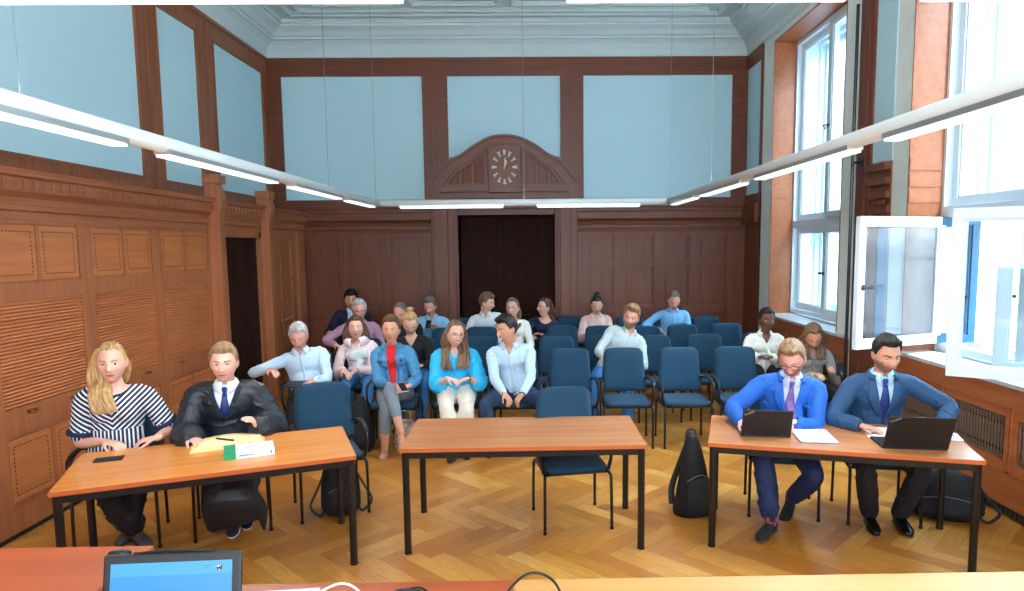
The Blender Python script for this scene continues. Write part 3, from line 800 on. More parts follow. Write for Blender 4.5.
# folder with sheets
FOLD = mat('cream_paper', (232,214,160), .8); PAP = mat('white_paper', (238,240,240), .8)
o = at('open_folder', -2.10, 4.60, 22); tag(o, 'open cream folder of papers in front of the robed man', 'folder')
p = MB(); p.box(-.23,.23,-.13,.15,0,.004); p.build('cover', mat('folder_board', (226,196,120), .7), o)
p = MB()
for k in range(6): p.box(-.22+.003*k,.215-.002*k,-.12+.002*k,.14,.004+.003*k,.0065+.003*k)
p.build('sheets', FOLD, o)
p = MB(); p.grid([[V((-.2+.4*u, -.1+.22*v, .024+.02*sin(u*pi)*v)) for u in np.linspace(0,1,8)] for v in np.linspace(0,1,5)]); p.build('top_sheet', FOLD, o, smooth=True, solid=.001)
p = MB(); p.tube([(-.06,-.02,.046),(.06,-.055,.036)], .006, 8); w = p.build('pen', BLACKP, None); w.matrix_world = Matrix.Translation((-2.12,4.62,Z0+.0)) @ Matrix.Rotation(radians(10),4,'Z'); tag(w, 'black pen lying on the open cream folder', 'pen')
# law book
o = at('thick_book', -1.87, 4.385, 24); tag(o, 'thick white paperback with green end lying on the left table', 'book')
W, D_, H_ = .30, .19, .045
p = MB(); p.box(-W/2+.07, W/2, -D_/2, D_/2, H_-.002, H_); p.box(-W/2+.07, W/2, -D_/2, D_/2, 0, .002); p.box(-W/2+.07, W/2, -D_/2-.002, -D_/2, 0, H_); p.build('cover', mat('white_cover', (226,234,240), .35), o, bevel=.001)
p = MB(); p.box(-W/2, -W/2+.07, -D_/2, D_/2, H_-.002, H_+.0003); p.box(-W/2, -W/2+.07, -D_/2, D_/2, 0, .002); p.box(-W/2, -W/2+.07, -D_/2-.0023, -D_/2, 0, H_); p.build('green_end', mat('green_cover', (22,150,100), .4), o, bevel=.001)
p = MB(); p.box(-W/2+.004, W/2-.004, -D_/2+.001, D_/2-.004, .002, H_-.002); p.build('pages', mat('page_edges', (210,220,214), .9, noise=.1, nscale=50, stretch=(1,1,40)), o)
p = MB()
random.seed(5)
for x in np.arange(-.06,.02,.011): p.box(x, x+.007+random.random()*.002, -D_/2-.0026, -D_/2-.002, .014, .024)
for r_ in range(3): p.box(-.02, .05-.02*r_, .01-.02*r_, .014-.02*r_, H_, H_+.0005)
p.box(.125,.135,-.0976,-.0968,.012,.034)
p.build('spine_print', mat('blue_print', (70,120,180), .6), o)

# laptops of the two suited men
def laptop(x, y, deg, w, tilt, label):
    o = at('laptop', x, y, deg); tag(o, label, 'laptop', None); h = w*.62
    b = MB(); b.box(-w/2, w/2, 0, h, .0, .014); b.build('base', DK, o, bevel=.004)
    k = MB()
    for i in range(5):
        for j in range(12): k.box(-w/2+.02+j*(w-.04)/12, -w/2+.02+(j+.86)*(w-.04)/12, .03+i*.021, .048+i*.021, .014, .0165)
    k.build('keyboard', BLACKP, o)
    M = Matrix.Translation((0, .004, .012)) @ Matrix.Rotation(radians(tilt), 4, 'X')
    l = MB(); l.box(-w/2, w/2, -.008, 0, 0, h); L_ = l.build('lid', DK, o, bevel=.004); L_.matrix_local = M
    s = MB(); s.box(-w/2+.01, w/2-.01, 0, .001, .015, h-.01); s.build('screen', mat('laptop_screen', (70,110,160), .3, emit=.6), L_)
    hg = MB()
    for sx in (-1, 1): hg.tube([(sx*(w/2-.05)-.02, 0, .012), (sx*(w/2-.05)+.02, 0, .012)], .008, 8)
    hg.build('hinge', BLACKP, o)
    cu = bpy.data.curves.new('logo', 'FONT'); cu.body = 'ThinkPad'; cu.size = .019; cu.extrude = .0004
    to = bpy.data.objects.new('tmp', cu); COL.objects.link(to); dg = bpy.context.evaluated_depsgraph_get()
    me = bpy.data.meshes.new_from_object(to.evaluated_get(dg)); bpy.data.objects.remove(to); me.materials.clear(); me.materials.append(mat('logo_silver', (190,190,190), .3, metal=.3))
    lo = link('logo', me, L_); lo.matrix_local = Matrix.Translation((-w/2+.012, -.0085, h-.045)) @ Matrix.Rotation(radians(90), 4, 'X') @ Matrix.Rotation(radians(28), 4, 'Z')
    rd = MB(); rd.ell((-w/2+.047, -.0092, h-.018), (.0018,.0008,.0018)); rd.build('logo_dot', mat('red_dot', (220,40,30), .4, emit=1), L_)
    return o
laptop(1.60, 4.60, -8, .335, 20, 'open black laptop with its back to us before the bright blue suit man')
laptop(2.46, 4.27, -9, .40, 24, 'open black laptop with its back to us before the dark blue suit man')
# papers
def papers(x, y, deg, w, d, n, label, clip=False):
    o = at('paper_stack', x, y, deg); tag(o, label, 'papers')
    p = MB(); random.seed(n)
    for k in range(n):
        a = (random.random()-.5)*.012; p.box(-w/2+a, w/2+a, -d/2-a, d/2-a, .0012*k*2, .0012*(k*2+1))
    p.build('sheets', PAP, o)
    if clip:
        c = MB(); c.box(w/2-.06, w/2-.04, d/2-.04, d/2-.03, .0024*n, .0024*n+.002); c.build('printed_mark', BLACKP, o)
        c = MB(); c.box(-w/2-.006, w/2+.006, -d/2-.006, d/2+.006, -.003, 0); c.build('folder_cover', mat('grey_folder', (90,96,104), .6), o).location.z = .003
papers(1.93, 4.58, -8, .24, .30, 7, 'stack of white papers beside the left laptop on the right table', True)
papers(2.44, 4.66, -14, .22, .28, 3, 'white sheets under the hand of the dark blue suit man')
papers(2.86, 4.56, -20, .12, .2, 2, 'small white sheet at the far end of the right table')
g = MB(); 
for sx in (0, .06): g.tube([(sx+.024*cos(a), 0, .024+.02*sin(a)) for a in np.linspace(0, 2*pi, 16)], .002, 6)
g.tube([(.024,0,.03),(.036,0,.03)], .002, 6); g.tube([(-.024,0,.03),(-.02,.11,.012)], .002, 6); g.tube([(.084,0,.03),(.08,.11,.012)], .002, 6)
w = g.build('reading_glasses', mat('clear_frame', (190,150,140), .3), None); w.location = (2.76, 4.40, Z0+.004); w.rotation_euler = (0,0,radians(40)); tag(w, 'folded reading glasses standing beside the right-hand laptop', 'glasses')

# ------------------------------------------------------------------ bags
BAG = mat('black_bag_cloth', (20,20,24), .8, bump=.3, bscale=80, noise=.3, nscale=30)
STR = mat('bag_webbing', (34,34,38), .7)
def backpack(x, y, deg, label, h=.46, w=.30, d=.2, lean=0, straps='floor'):
    o = empty('backpack', (x, y, 0), radians(deg)); tag(o, label, 'bag')
    b = MB(); b.loft([(0, 0, .02), (0, 0, .06), (0, 0, h*.35), (0, lean*.3, h*.7), (0, lean*.7, h*.92), (0, lean, h)], ([(w*.42,d*.4),(w*.5,d*.5),(w*.5,d*.52),(w*.47,d*.44),(w*.36,d*.33),(w*.2,d*.2)] if straps != 'tall' else [(w*.5,d*.44),(w*.5,d*.5),(w*.40,d*.46),(w*.28,d*.36),(w*.18,d*.25),(w*.11,d*.14)]), 24, side=(1,0,0), smooth=4)
    b.build('body', BAG, o, smooth=True)
    q = MB(); q.loft([(0, -d*.52, .05), (0, -d*.57, h*.25), (0, -d*.5, h*.5)], [(w*.36,.03),(w*.38,.045),(w*.3,.02)], 18, side=(1,0,0), smooth=4); q.build('front_pocket', BAG, o, smooth=True)
    z = MB(); z.tube([(-w*.33, -d*.52, h*.5), (0, -d*.56, h*.58), (w*.33, -d*.52, h*.5)], .004, 6, smooth=4); z.build('zip', mat('zip_grey', (90,90,96), .4), o)
    hd = MB(); hd.tube([(-.04, lean, h*.97), (-.03, lean, h+.04), (.03, lean, h+.04), (.04, lean, h*.97)], .008, 8, smooth=4); hd.build('handle', STR, o, smooth=True)
    for sx in (-1, 1):
        s = MB()
        if straps == 'floor': pts = [(sx*w*.42, 0, h*.75), (sx*(w*.5+.03), -.05, h*.5), (sx*(w*.5+.08), -.07, .10), (sx*(w*.5+.01), -.06, .02), (sx*w*.4, 0, .05)]
        elif straps == 'tall': pts = [(sx*w*.12, d*.2, h*.88), (sx*w*.30, d*.36, h*.55), (sx*w*.42, d*.44, h*.3), (sx*w*.44, d*.35, .06)]
        else: pts = [(sx*w*.3, d*.4, h*.85), (sx*w*.42, d*.66, h*.6), (sx*w*.4, d*.6, h*.3), (sx*w*.36, d*.4, .08)]
        s.loft(pts, [(.026,.008)]*len(pts), 8, side=(0,1,0) if straps == 'floor' else (1,0,0), smooth=4); s.build('strap', STR, o, smooth=True)
    return o
backpack(-1.53, 5.22, 20, 'black backpack with loose straps on the floor under the left end chair', .42, .30, .22, .05)
backpack(1.22, 5.10, 10, 'tall black bag standing on the floor beside the left leg of the right table', .60, .32, .24, .06, 'tall')
o = backpack(3.10, 4.95, -25, 'black shoulder bag slumped on the floor between right table and heater', .34, .52, .22, .04)
backpack(-1.80, 6.95, 10, 'black backpack on the floor between the grey-haired man and the denim woman', .50, .28, .2, .03, 'back')
backpack(3.02, 6.45, 0, 'dark bag on the floor at the feet of the woman in grey', .30, .26, .18, .02, 'back')
# flowered cloth bag
FL = mat('flowered_cloth', (226,214,196), .85, c2=(120,90,80), nscale=26, detail=1)
o = empty('cloth_bag', (-1.33, 6.90, 0), radians(12)); tag(o, 'pale flowered cloth bag standing under the denim woman\'s chair', 'bag')
b = MB(); b.loft([(0,0,.01),(0,0,.08),(0,.01,.22),(0,.0,.30)], [(.11,.05),(.13,.07),(.11,.05),(.08,.02)], 20, side=(1,0,0), smooth=4); b.build('body', FL, o, smooth=True)
b = MB(); b.tube([(-.05,0,.29),(-.04,-.02,.40),(.04,-.02,.40),(.05,0,.29)], .007, 8, smooth=4); b.build('handle', FL, o, smooth=True)

# ------------------------------------------------------------------ judges' bench in front
ZB = 1.15
BN1 = wood('bench_red_wood', (180,84,38), (160,70,30), 'x', 5, .35); BN2 = wood('bench_yellow_wood', (222,160,92), (206,142,76), 'x', 5, .35)
def bench(name, label, x0, x1, y0, y1, m):
    o = empty(name, ((x0+x1)/2, y1, 0)); tag(o, label, 'desk'); iv = Matrix.Translation(o.location).inverted()
    t = MB(); t.box(x0, x1, y0, y1, ZB-.035, ZB); t.build('desktop', m, o, M=iv, bevel=.004)
    f = MB(); f.box(x0+.02, x1-.02, y1-.08, y1-.05, .05, ZB-.035)
    for k in range(int((x1-x0)/.6)+1):
        x = min(x1-.05, x0+.03+k*.6); f.box(x-.02, x+.04, y1-.05, y1-.035, .05, ZB-.05)
    f.build('front_panel', m, o, M=iv)
    s = MB(); s.box(x0+.02, x0+.05, y0+.05, y1-.08, 0, ZB-.035); s.box(x1-.05, x1-.02, y0+.05, y1-.08, 0, ZB-.035); s.build('side_panel', m, o, M=iv)
bench('judges_bench', 'long red-brown bench top in the foreground with cables on it', -1.18, -.062, 1.10, 1.815, BN1)
bench('judges_bench', 'long pale yellow wooden bench top along the bottom of the picture', -.060, 2.6, 1.10, 1.815, BN2)
bench('clerk_desk', 'red-brown desk corner in the near left behind the blue-screened laptop', -2.7, -1.195, 1.25, 2.075, BN1)
# laptop with lit screen facing the camera
o = empty('laptop', (-.805, 1.44, ZB-.0), radians(0)); tag(o, 'laptop with lit blue screen facing us on the near bench', 'laptop')
b = MB(); b.box(-.19, .15, -.27, -.02, 0, .018); b.build('base', DK, o, bevel=.004)
M = Matrix.Translation((0, 0, .02)) @ Matrix.Rotation(radians(-14), 4, 'X') @ Matrix.Rotation(radians(-1.5), 4, 'Y')
lid = MB(); lid.box(-.165, .145, 0, .009, 0, .226); L_ = lid.build('lid', DK, o, bevel=.005); L_.matrix_local = M
sc = MB(); sc.box(-.147, .124, -.001, 0, .012, .206)
SCR = stripes_mat('blue_screen', (60,160,225), (22,120,205), lambda nt, x, y, z: mth(nt, 'MULTIPLY_ADD', mth(nt, 'LESS_THAN', z, .178), .55, mth(nt, 'MULTIPLY', mth(nt, 'SUBTRACT', .206, z), 1.2)))
nt = SCR.node_tree; bs = nt.nodes['Principled BSDF']; src = bs.inputs['Base Color'].links[0].from_socket; nt.links.new(src, bs.inputs['Emission Color']); bs.inputs['Emission Strength'].default_value = 1.15; bs.inputs['Roughness'].default_value = .3; bs.inputs['Base Color'].default_value = (.02,.05,.08,1); nt.links.remove(bs.inputs['Base Color'].links[0])
S_ = sc.build('screen', SCR, L_)
lg = MB()
lg.prism([(.090,0.1980),(.102,0.1980),(.102,0.1870),(.096,0.1820),(.090,0.1870)], 'y', -.0016, -.001); lg.build('crest', mat('crest_dark', (30,40,50), .5), S_)
lg = MB(); lg.prism([(.0915,0.1965),(.0955,0.1965),(.0955,0.1920),(.0915,0.1915)], 'y', -.0022, -.0016); lg.prism([(.0975,0.1965),(.1005,0.1965),(.0975,0.1920)], 'y', -.0022, -.0016); lg.prism([(.0935,0.1865),(.0985,0.1865),(.096,0.1835)], 'y', -.0022, -.0016); lg.build('crest_fields', mat('crest_light', (170,200,215), .5), S_)
lg = MB(); lg.box(.058,.084,-.0016,-.001,0.1955,0.1968); lg.box(.062,.074,-.0016,-.001,0.1915,0.1928); lg.build('header_print', mat('print_grey', (60,100,130), .5), S_)
lg = MB(); lg.tube([(-.10,.006,0.2260),(-.03,.006,0.2300),(.08,.006,0.2260)], .004, 6); lg.box(-.02,.01,-.001,0,0.2120,0.2160); lg.build('camera_strip', BLACKP, L_)
lg = MB(); lg.ell((-.14, .02, 0.2260), (.028,.012,.01)); lg.build('corner_bump', BLACKP, L_)
p = MB(); p.box(-.12,.12,-.08,.08,0,.003); w = p.build('paper_sheet', PAP); w.location = (-.70, 1.69, ZB); w.rotation_euler = (0,0,.1); tag(w, 'white sheet lying right of the blue-screened laptop', 'papers')
p = MB(); p.box(-.06,.06,-.05,.05,0,.008); w = p.build('notepad', mat('yellow', (236,200,30), .6)); w.location = (-1.10, 1.62, ZB); tag(w, 'yellow pad peeking out left of the blue-screened laptop', 'notepad')
def cable(name, pts, r, m, label):
    c = MB(); c.tube(pts, r, 8, smooth=8); w = c.build(name, m, smooth=True); tag(w, label, 'cable')
WC = mat('white_cable', (225,225,225), .4)
cable('cable', [(-.66,1.60,ZB+.004),(-.60,1.68,ZB+.012),(-.56,1.70,ZB+.034),(-.51,1.72,ZB+.045),(-.46,1.70,ZB+.03),(-.42,1.62,ZB+.004),(-.40,1.4,ZB+.004)], .003, WC, 'white cable looping up beside the lit laptop')
cable('cable', [(-.45,1.5,ZB+.004),(-.42,1.66,ZB+.012),(-.36,1.72,ZB+.024),(-.28,1.70,ZB+.02),(-.24,1.62,ZB+.005),(-.22,1.4,ZB+.005)], .0035, BLACKP, 'black cable bundled on the red bench top')
cable('cable', [(-.40,1.5,ZB+.004),(-.37,1.68,ZB+.02),(-.31,1.735,ZB+.022),(-.25,1.66,ZB+.01),(-.2,1.5,ZB+.005)], .003, BLACKP, 'second black cable bundled on the red bench top')
cable('cable', [(-.14,1.45,ZB+.004),(-.11,1.62,ZB+.012),(-.05,1.74,ZB+.035),(0,1.76,ZB+.045),(.05,1.73,ZB+.03),(.08,1.6,ZB+.004),(.1,1.3,ZB+.004)], .0035, BLACKP, 'single black cable arching over the joint of the bench tops')
# ------------------------------------------------------------------ people
S = 1.06; HS = 1.15
SKIN = {'fair': mat('skin_fair', (226,172,150), .5, noise=.06, nscale=30), 'tan': mat('skin_tan', (206,146,116), .5, noise=.06, nscale=30),
        'pink': mat('skin_pink', (222,156,138), .5, noise=.08, nscale=30), 'dark': mat('skin_dark', (112,70,50), .45, noise=.08, nscale=30)}
LIPS = {'fair': mat('lips_fair', (196,104,98), .4), 'tan': mat('lips_tan', (172,92,80), .4), 'pink': mat('lips_pink', (190,98,90), .4), 'dark': mat('lips_dark', (110,50,46), .4)}
def hairmat(name, c, c2): return mat(name, c, .45, c2=c2, nscale=14, stretch=(3,3,.4), bump=.5, bscale=30)
HAIR = {'blond': hairmat('hair_blond', (206,168,112), (150,108,62)), 'sand': hairmat('hair_sand', (172,138,98), (110,82,54)), 'brown': hairmat('hair_brown', (112,74,50), (62,38,24)),
        'dark': hairmat('hair_dark', (44,32,28), (18,13,12)), 'black': hairmat('hair_black', (26,22,22), (10,9,9)), 'grey': hairmat('hair_grey', (206,206,204), (140,140,140)),
        'mid': hairmat('hair_mid', (140,108,78), (86,62,42)), 'greybrown': hairmat('hair_greybrown', (128,118,112), (84,74,68))}
EYEW = mat('eye_white', (226,222,216), .3); IRIS = mat('iris', (70,88,98), .3); IRISB = mat('iris_brown', (54,36,26), .3); PUPIL = mat('pupil', (8,8,8), .2)
TEETH = mat('teeth', (236,232,222), .3); GLF = mat('glasses_frame_dark', (26,24,26), .3); GLG = mat('glasses_frame_brown', (62,46,42), .3)

def sstep(a, b, x):
    t = max(0, min(1, (x-a)/(b-a))); return t*t*(3-2*t)
def headpt(d, jaw=1, fem=0):
    x, y, z = d
    px, py, pz = x*.075, y*.096, z*.118
    if z < 0:
        t = -z; px *= 1-(.26+.06*fem)*t**1.6
        if y > 0: py *= 1-.42*t
        else: py *= 1-.05*t
    if y > 0: py += .010*max(0, z+.3)*y; 
    if y < -.15:
        G = lambda cx, cz, sx, sz: exp(-((px-cx)/sx)**2-((pz-cz)/sz)**2)
        ff = sstep(.15, .5, -y); dy = 0
        pr = sstep(.040, -.020, pz)*(1-sstep(-.024, -.038, pz)) if pz > -.045 else 0
        dy -= .027*pr*exp(-(px/(.0075+.0075*pr))**2)
        for s in (-1, 1):
            dy -= .009*G(s*.012, -.027, .007, .008); dy += .013*G(s*.031, .011, .019, .013); dy -= (.006-.003*fem)*G(s*.028, .034, .026, .009); dy -= .005*G(s*.046, -.018, .018, .02)
        dy -= .008*G(0, -.055, .024, .012); dy += .005*G(0, -.0545, .026, .003); dy -= .009*G(0, -.098, .022, .014); dy += .004*G(0, -.076, .025, .007)
        py += dy*ff
    return V((px, py, pz))
def head_into(mb, HM, sc, fem=0, n=56, m=44, mi=0):
    vs = []; 
    for i in range(m+1):
        ph = pi*i/m
        for k in range(n):
            a = 2*pi*k/n; vs.append(HM @ (headpt((sin(ph)*sin(a), -sin(ph)*cos(a), cos(ph)), fem=fem)*sc))
    mb.add(vs, [(i*n+k, (i+1)*n+k, (i+1)*n+(k+1) % n, i*n+(k+1) % n) for i in range(m) for k in range(n)], mi)
    for s in (-1, 1):
        R = Matrix.Rotation(s*radians(-20), 3, 'Z') @ Matrix.Rotation(radians(-8), 3, 'X')
        o = MB(); o.ell((0,0,0), (.007,.019,.031)); vv = [HM @ ((R @ V(v)+V((s*.077, .010, -.004)))*sc) for v in o.v]; mb.add(vv, o.f, mi)

def ik(a, t, l1, l2, hint):
    d = t-a; L = min(d.length, (l1+l2)*.995); L = max(L, abs(l1-l2)+.02); u = d.normalized()
    x = (l1*l1-l2*l2+L*L)/(2*L); h = sqrt(max(0, l1*l1-x*x)); p = hint-u*hint.dot(u); p.normalize()
    return a+u*x+p*h, a+u*L

def remesh(mb, vox, smooth=3, extra=None):
    me = mb.mesh('tmp'); ob = bpy.data.objects.new('tmp', me); COL.objects.link(ob)
    md = ob.modifiers.new('r', 'REMESH'); md.mode = 'VOXEL'; md.voxel_size = vox; md.use_smooth_shade = True
    md = ob.modifiers.new('s', 'SMOOTH'); md.factor = .5; md.iterations = smooth
    dg = bpy.context.evaluated_depsgraph_get(); me2 = bpy.data.meshes.new_from_object(ob.evaluated_get(dg))
    bpy.data.objects.remove(ob); bpy.data.meshes.remove(me); me2.materials.clear()
    return me2
def folds(me, amp, seed, freq=1.35):
    amp *= 1.7
    n = len(me.vertices); co = np.empty(n*3, 'f'); me.vertices.foreach_get('co', co); no = np.empty(n*3, 'f'); me.vertex_normals.foreach_get('vector', no)
    co = co.reshape(-1, 3); no = no.reshape(-1, 3); r = np.random.RandomState(seed)
    w = co+.03*np.sin(co[:, [1,2,0]]*14*freq+r.rand(3)*6)
    f = np.zeros(n)
    for k in range(7):
        d = r.randn(3); d[2] *= .7; d /= np.linalg.norm(d); q = (18+18*r.rand())*freq
        s = np.sin(w @ d*q+r.rand()*6.3); f += (1-np.abs(s))**2.2*(.6+.4*np.sin(co @ r.randn(3)*5))
    f = np.maximum((f/7-.25)*amp*2.2, -.0045)
    co += no*f[:, None]; me.vertices.foreach_set('co', co.astype('f').ravel()); me.update()
def cutmesh(me, fn):
    bm = bmesh.new(); bm.from_mesh(me); bm.normal_update()
    kill = [f for f in bm.faces if fn(f.calc_center_median(), f.normal)]
    bmesh.ops.delete(bm, geom=kill, context='FACES'); bm.to_mesh(me); bm.free()
def bvh_of(me):
    return BVHTree.FromPolygons([v.co.copy() for v in me.vertices], [tuple(p.vertices) for p in me.polygons])

def hand(mb, W, F, N, ts, curl, sc, spread=.0):
    F = F.normalized(); N = (N-F*N.dot(F)).normalized(); Sd = F.cross(N).normalized()
    mb.loft([W-F*.02*sc, W+F*.02*sc, W+F*.05*sc, W+F*.085*sc], [(.026*sc,.019*sc),(.031*sc,.018*sc),(.039*sc,.016*sc),(.038*sc,.012*sc)], 14, side=Sd)
    for i in range(4):
        q = (i-1.5)*ts      # index side towards the thumb
        L = (.066,.078,.074,.058)[3-i if ts > 0 else 3-i]*sc
        b = W+F*.082*sc+Sd*((i-1.5)*.0205*sc*ts)
        d = (F+Sd*((i-1.5)*spread*ts)).normalized(); pts = [b-d*.012*sc, b]; p = b; a = curl*(.8+.15*i)
        for j, fr in enumerate((.46,.30,.24)):
            d = (d*cos(a)+N*sin(a)).normalized(); 
            N2 = N
            p = p+d*L*fr; pts.append(p); a = curl
        mb.loft(pts, [.0088*sc,.0088*sc,.0082*sc,.0076*sc,.0066*sc], 10)
    b = W+F*.022*sc+Sd*(ts*.026*sc); d1 = (F*.55+Sd*ts*.75+N*.25).normalized(); d2 = (F*.85+Sd*ts*.25+N*(.2+curl*.5)).normalized()
    mb.loft([b-d1*.01*sc, b+d1*.032*sc, b+d1*.032*sc+d2*.03*sc, b+d1*.032*sc+d2*.055*sc], [.013*sc,.0105*sc,.0095*sc,.0075*sc], 10)

def collar(name, m, root, N, r0, tilt, open_=.55, hgt=.042, point=.045, out=.03):
    c = MB(); rows = []; n = 25
    for i in range(n):
        th = open_*.5+(2*pi-open_)*i/(n-1); s, k = sin(th), -cos(th)
        e = max(0, 1-min(th, 2*pi-th)/1.1)
        row = []
        for (rr, zz) in ((r0-.004, -.012), (r0-.006, hgt), (r0+.004, hgt+.002), (r0+out*.55, hgt*.4-point*.4*e), (r0+out, -.006-point*e)):
            p = V((s*rr*1.08, k*rr*1.06, zz)); row.append(N+tilt @ p)
        rows.append(row)
    c.grid(rows); return c.build(name, m, root, smooth=True, solid=.003)

def person(key, label, at_, head, yaw=0, pitch=0, roll=0, h=0, fem=0, skin='fair', vox=.008, hs=HS, s=S, sw=None, fat=1.0,
           wl=None, wr=None, hl=None, hr=None, nl=None, nr=None, curl=.45, el=None, er=None, al=None, ar=None, kl=None, kr=None, toe=None,
           hair=None, hcol='brown', top=None, leg=None, legmat=None, shoemat=None, hip=None, eyes='open', iris=None, face=(), calf=False, neck=1.0, hem=.97):
    ox, oy = at_; root = empty('person', (ox, oy, 0), radians(h)); tag(root, label, 'person')
    IM = (Matrix.Translation((ox, oy, 0)) @ Matrix.Rotation(radians(h), 4, 'Z')).inverted()
    Lc = lambda p: IM @ V(p)
    hc = Lc(head); seed = sum(map(ord, key))
    sw = sw or (.165 if fem else .185)*s
    P = V((0, .02, .555)) if hip is None else V(hip)
    # torso axis
    Rb = Matrix.Rotation(radians(yaw), 3, 'Z') @ Matrix.Rotation(radians(pitch), 3, 'X') @ Matrix.Rotation(radians(roll), 3, 'Y')
    HM = Matrix.Translation(hc) @ Rb.to_4x4()
    nk = hc+Rb @ V((0, .018, -.06))*hs           # where the neck meets the skull
    N = hc+(Rb @ V((0, .03, -.118)))*hs*.35+V((0, .035, -.155))*hs*.62+V((0,.01,-.004))  # base of the neck
    if pitch > 15: N.y += .0015*(pitch-15)
    ax = (N-P); up = ax.normalized()
    side = V((1,0,0)); side = (side-up*side.dot(up)).normalized()
    fwd = side.cross(up)*-1
    if fwd.y > 0: fwd = -fwd
    mid = P+ax*.45-fwd*(.025)
    waist = (.122 if fem else .142)*s*fat; chest = (.145 if fem else .165)*s*(1+(fat-1)*.5); hipr = (.165 if fem else .16)*s*(1+(fat-1)*.6)
    def torso(mb, o=0, low=-.02, k=1.0, hi=True):
        pts = [P+V((0,0,low)), P+ax*.12, P+ax*.32-fwd*.012, mid+ax*.10, P+ax*.72-fwd*.008, P+ax*.86, P+ax*.945, N]
        rd = [(hipr*.96,.105*s*fat),(hipr,.112*s*fat),(waist,.098*s*fat),(waist*1.04,.098*s*fat),(chest,.112*s),(chest*1.0,.094*s),(.115*s,.066*s),(.062*s,.056*s)]
        if not hi: pts = pts[:-1]+[N-up*.004]; 
        mb.loft(pts, [(a*k+o, b*k+o) for a, b in rd], 24, side=side, smooth=3)
        if fem:
            for sx in (-1, 1): mb.ell(P+ax*.70+side*(sx*.068*s)+fwd*(.070*s+o*.6), (.058*s+o*.5,.050*s+o*.5,.058*s+o*.5), n=16, m=10)
        elif fat > 1.05: mb.ell(P+ax*.3+fwd*.03*s, (.13*s*fat*k+o,.11*s*fat*k+o,.14*s*k+o*.5), n=16, m=10)
    Sl = N-side*sw-up*.078*s; Sr = N+side*sw-up*.078*s
    ua, fa = .285*s, .245*s
    wl = Lc(wl) if wl is not None else V((-.10, -.30, .68)); wr = Lc(wr) if wr is not None else V((.10, -.30, .68))
    El, Wl = ik(Sl, wl, ua, fa, V(el or (-.45,.35,-.8))); Er, Wr = ik(Sr, wr, ua, fa, V(er or (.45,.35,-.8)))
    rdA = [(.056,.050),(.050,.048),(.043,.043),(.040,.041),(.041,.039),(.034,.032),(.0245,.021)]
    kf = (.9 if fem else 1)*s*(1+(fat-1)*.35)
    def arm(mb, Sx, E, W, o=0, upto=2.0, wide=0, start=.35):
        Ni = N+(Sx-N)*start-up*.02*s
        pts = [Ni, Sx, Sx+(E-Sx)*.5, E+(Sx-E)*.12, E+(W-E)*.12, E+(W-E)*.55, W]; rd = list(rdA)
        if upto < 2:
            tl = [ -.3, 0, .5, .88, 1.12, 1.55, 2.0]
            keep = [i for i, t in enumerate(tl) if t < upto-.03]; i = keep[-1]; t = (upto-tl[i])/(tl[i+1]-tl[i])
            pts = pts[:i+1]+[pts[i]+(pts[i+1]-pts[i])*t]; rd = rd[:i+1]+[tuple(rd[i][j]*(1-t)+rd[i+1][j]*t for j in (0,1))]
        m = len(pts)
        mb.loft(pts, [(a*kf+o+wide*(q/(m-1)), b*kf+o+wide*(q/(m-1))) for q, (a, b) in enumerate(rd)], 16, smooth=3)
    Hl = P+V((-.092*s, -.0, -.01)); Hr = P+V((.092*s, -.0, -.01)); th, sh = .43*s, .42*s
    al_, ar_ = (Lc(al) if al is not None else V((-.12, -.46, .085))), (Lc(ar) if ar is not None else V((.12, -.46, .085)))
    Kl, Al = ik(Hl, al_, th, sh, V(kl or (-.12,-1,.75))); Kr, Ar = ik(Hr, ar_, th, sh, V(kr or (.12,-1,.75)))
    rdL = [.088,.080,.066,.054,.053,.056,.046,.034]
    def legl(mb, Hx, K, A, o=0, upto=1.0, wide=0, k=1.0):
        A2 = K+(A-K)*upto
        pts = [Hx, Hx+(K-Hx)*.3, Hx+(K-Hx)*.7, K+(Hx-K)*.08, K+(A2-K)*.08, K+(A2-K)*.35, K+(A2-K)*.7, A2]; n = len(pts)
        mb.loft(pts, [r*s*k*(1+(fat-1)*.5)+o+(wide*max(0, i-4)/3) for i, r in enumerate(rdL)], 18, smooth=3)
    # ---- body: one continuous skin
    b = MB(); torso(b, k=.90)
    arm(b, Sl, El, Wl); arm(b, Sr, Er, Wr); legl(b, Hl, Kl, Al, k=.93); legl(b, Hr, Kr, Ar, k=.93)
    b.loft([N-up*.05, N, N+(nk-N)*.5, nk, nk+(nk-N)*.3], [(.06*s,.05*s),(.054*s,.052*s)] + [((.046 if fem else .055)*s*neck,)*2]*2+[(.046*s,.046*s)], 18)
    head_into(b, HM, hs, fem)
    dl = (Wl-El).normalized(); dr = (Wr-Er).normalized()
    hdl = (IM.to_3x3() @ V(hl)) if hl else (dl+V((.35,-.1,-.12))); hdr = (IM.to_3x3() @ V(hr)) if hr else (dr+V((-.35,-.1,-.12)))
    hand(b, Wl, hdl, V(nl or (0,0,-1)), -1 if V(hdl).cross(V(nl or (0,0,-1))).x > 0 else 1, curl, s*.98)
    hand(b, Wr, hdr, V(nr or (0,0,-1)), 1 if V(hdr).cross(V(nr or (0,0,-1))).x < 0 else -1, curl, s*.98)
    for A, t in ((Al, toe[0] if toe else (-.15,-1,0)), (Ar, toe[1] if toe else (.15,-1,0))):
        d = V(t).normalized(); b.loft([A+V((0,0,.02)), A+V((0,0,-.03)), A+d*.06+V((0,0,-.05)), A+d*.13+V((0,0,-.062))], [(.032,.034),(.032,.034),(.036,.024),(.036,.014)], 14)
    me = remesh(b, vox, 2); me.materials.append(SKIN[skin]); B = link('body', me, root)
    bv = bvh_of(me)
    # ---- face
    Hi = HM.inverted()
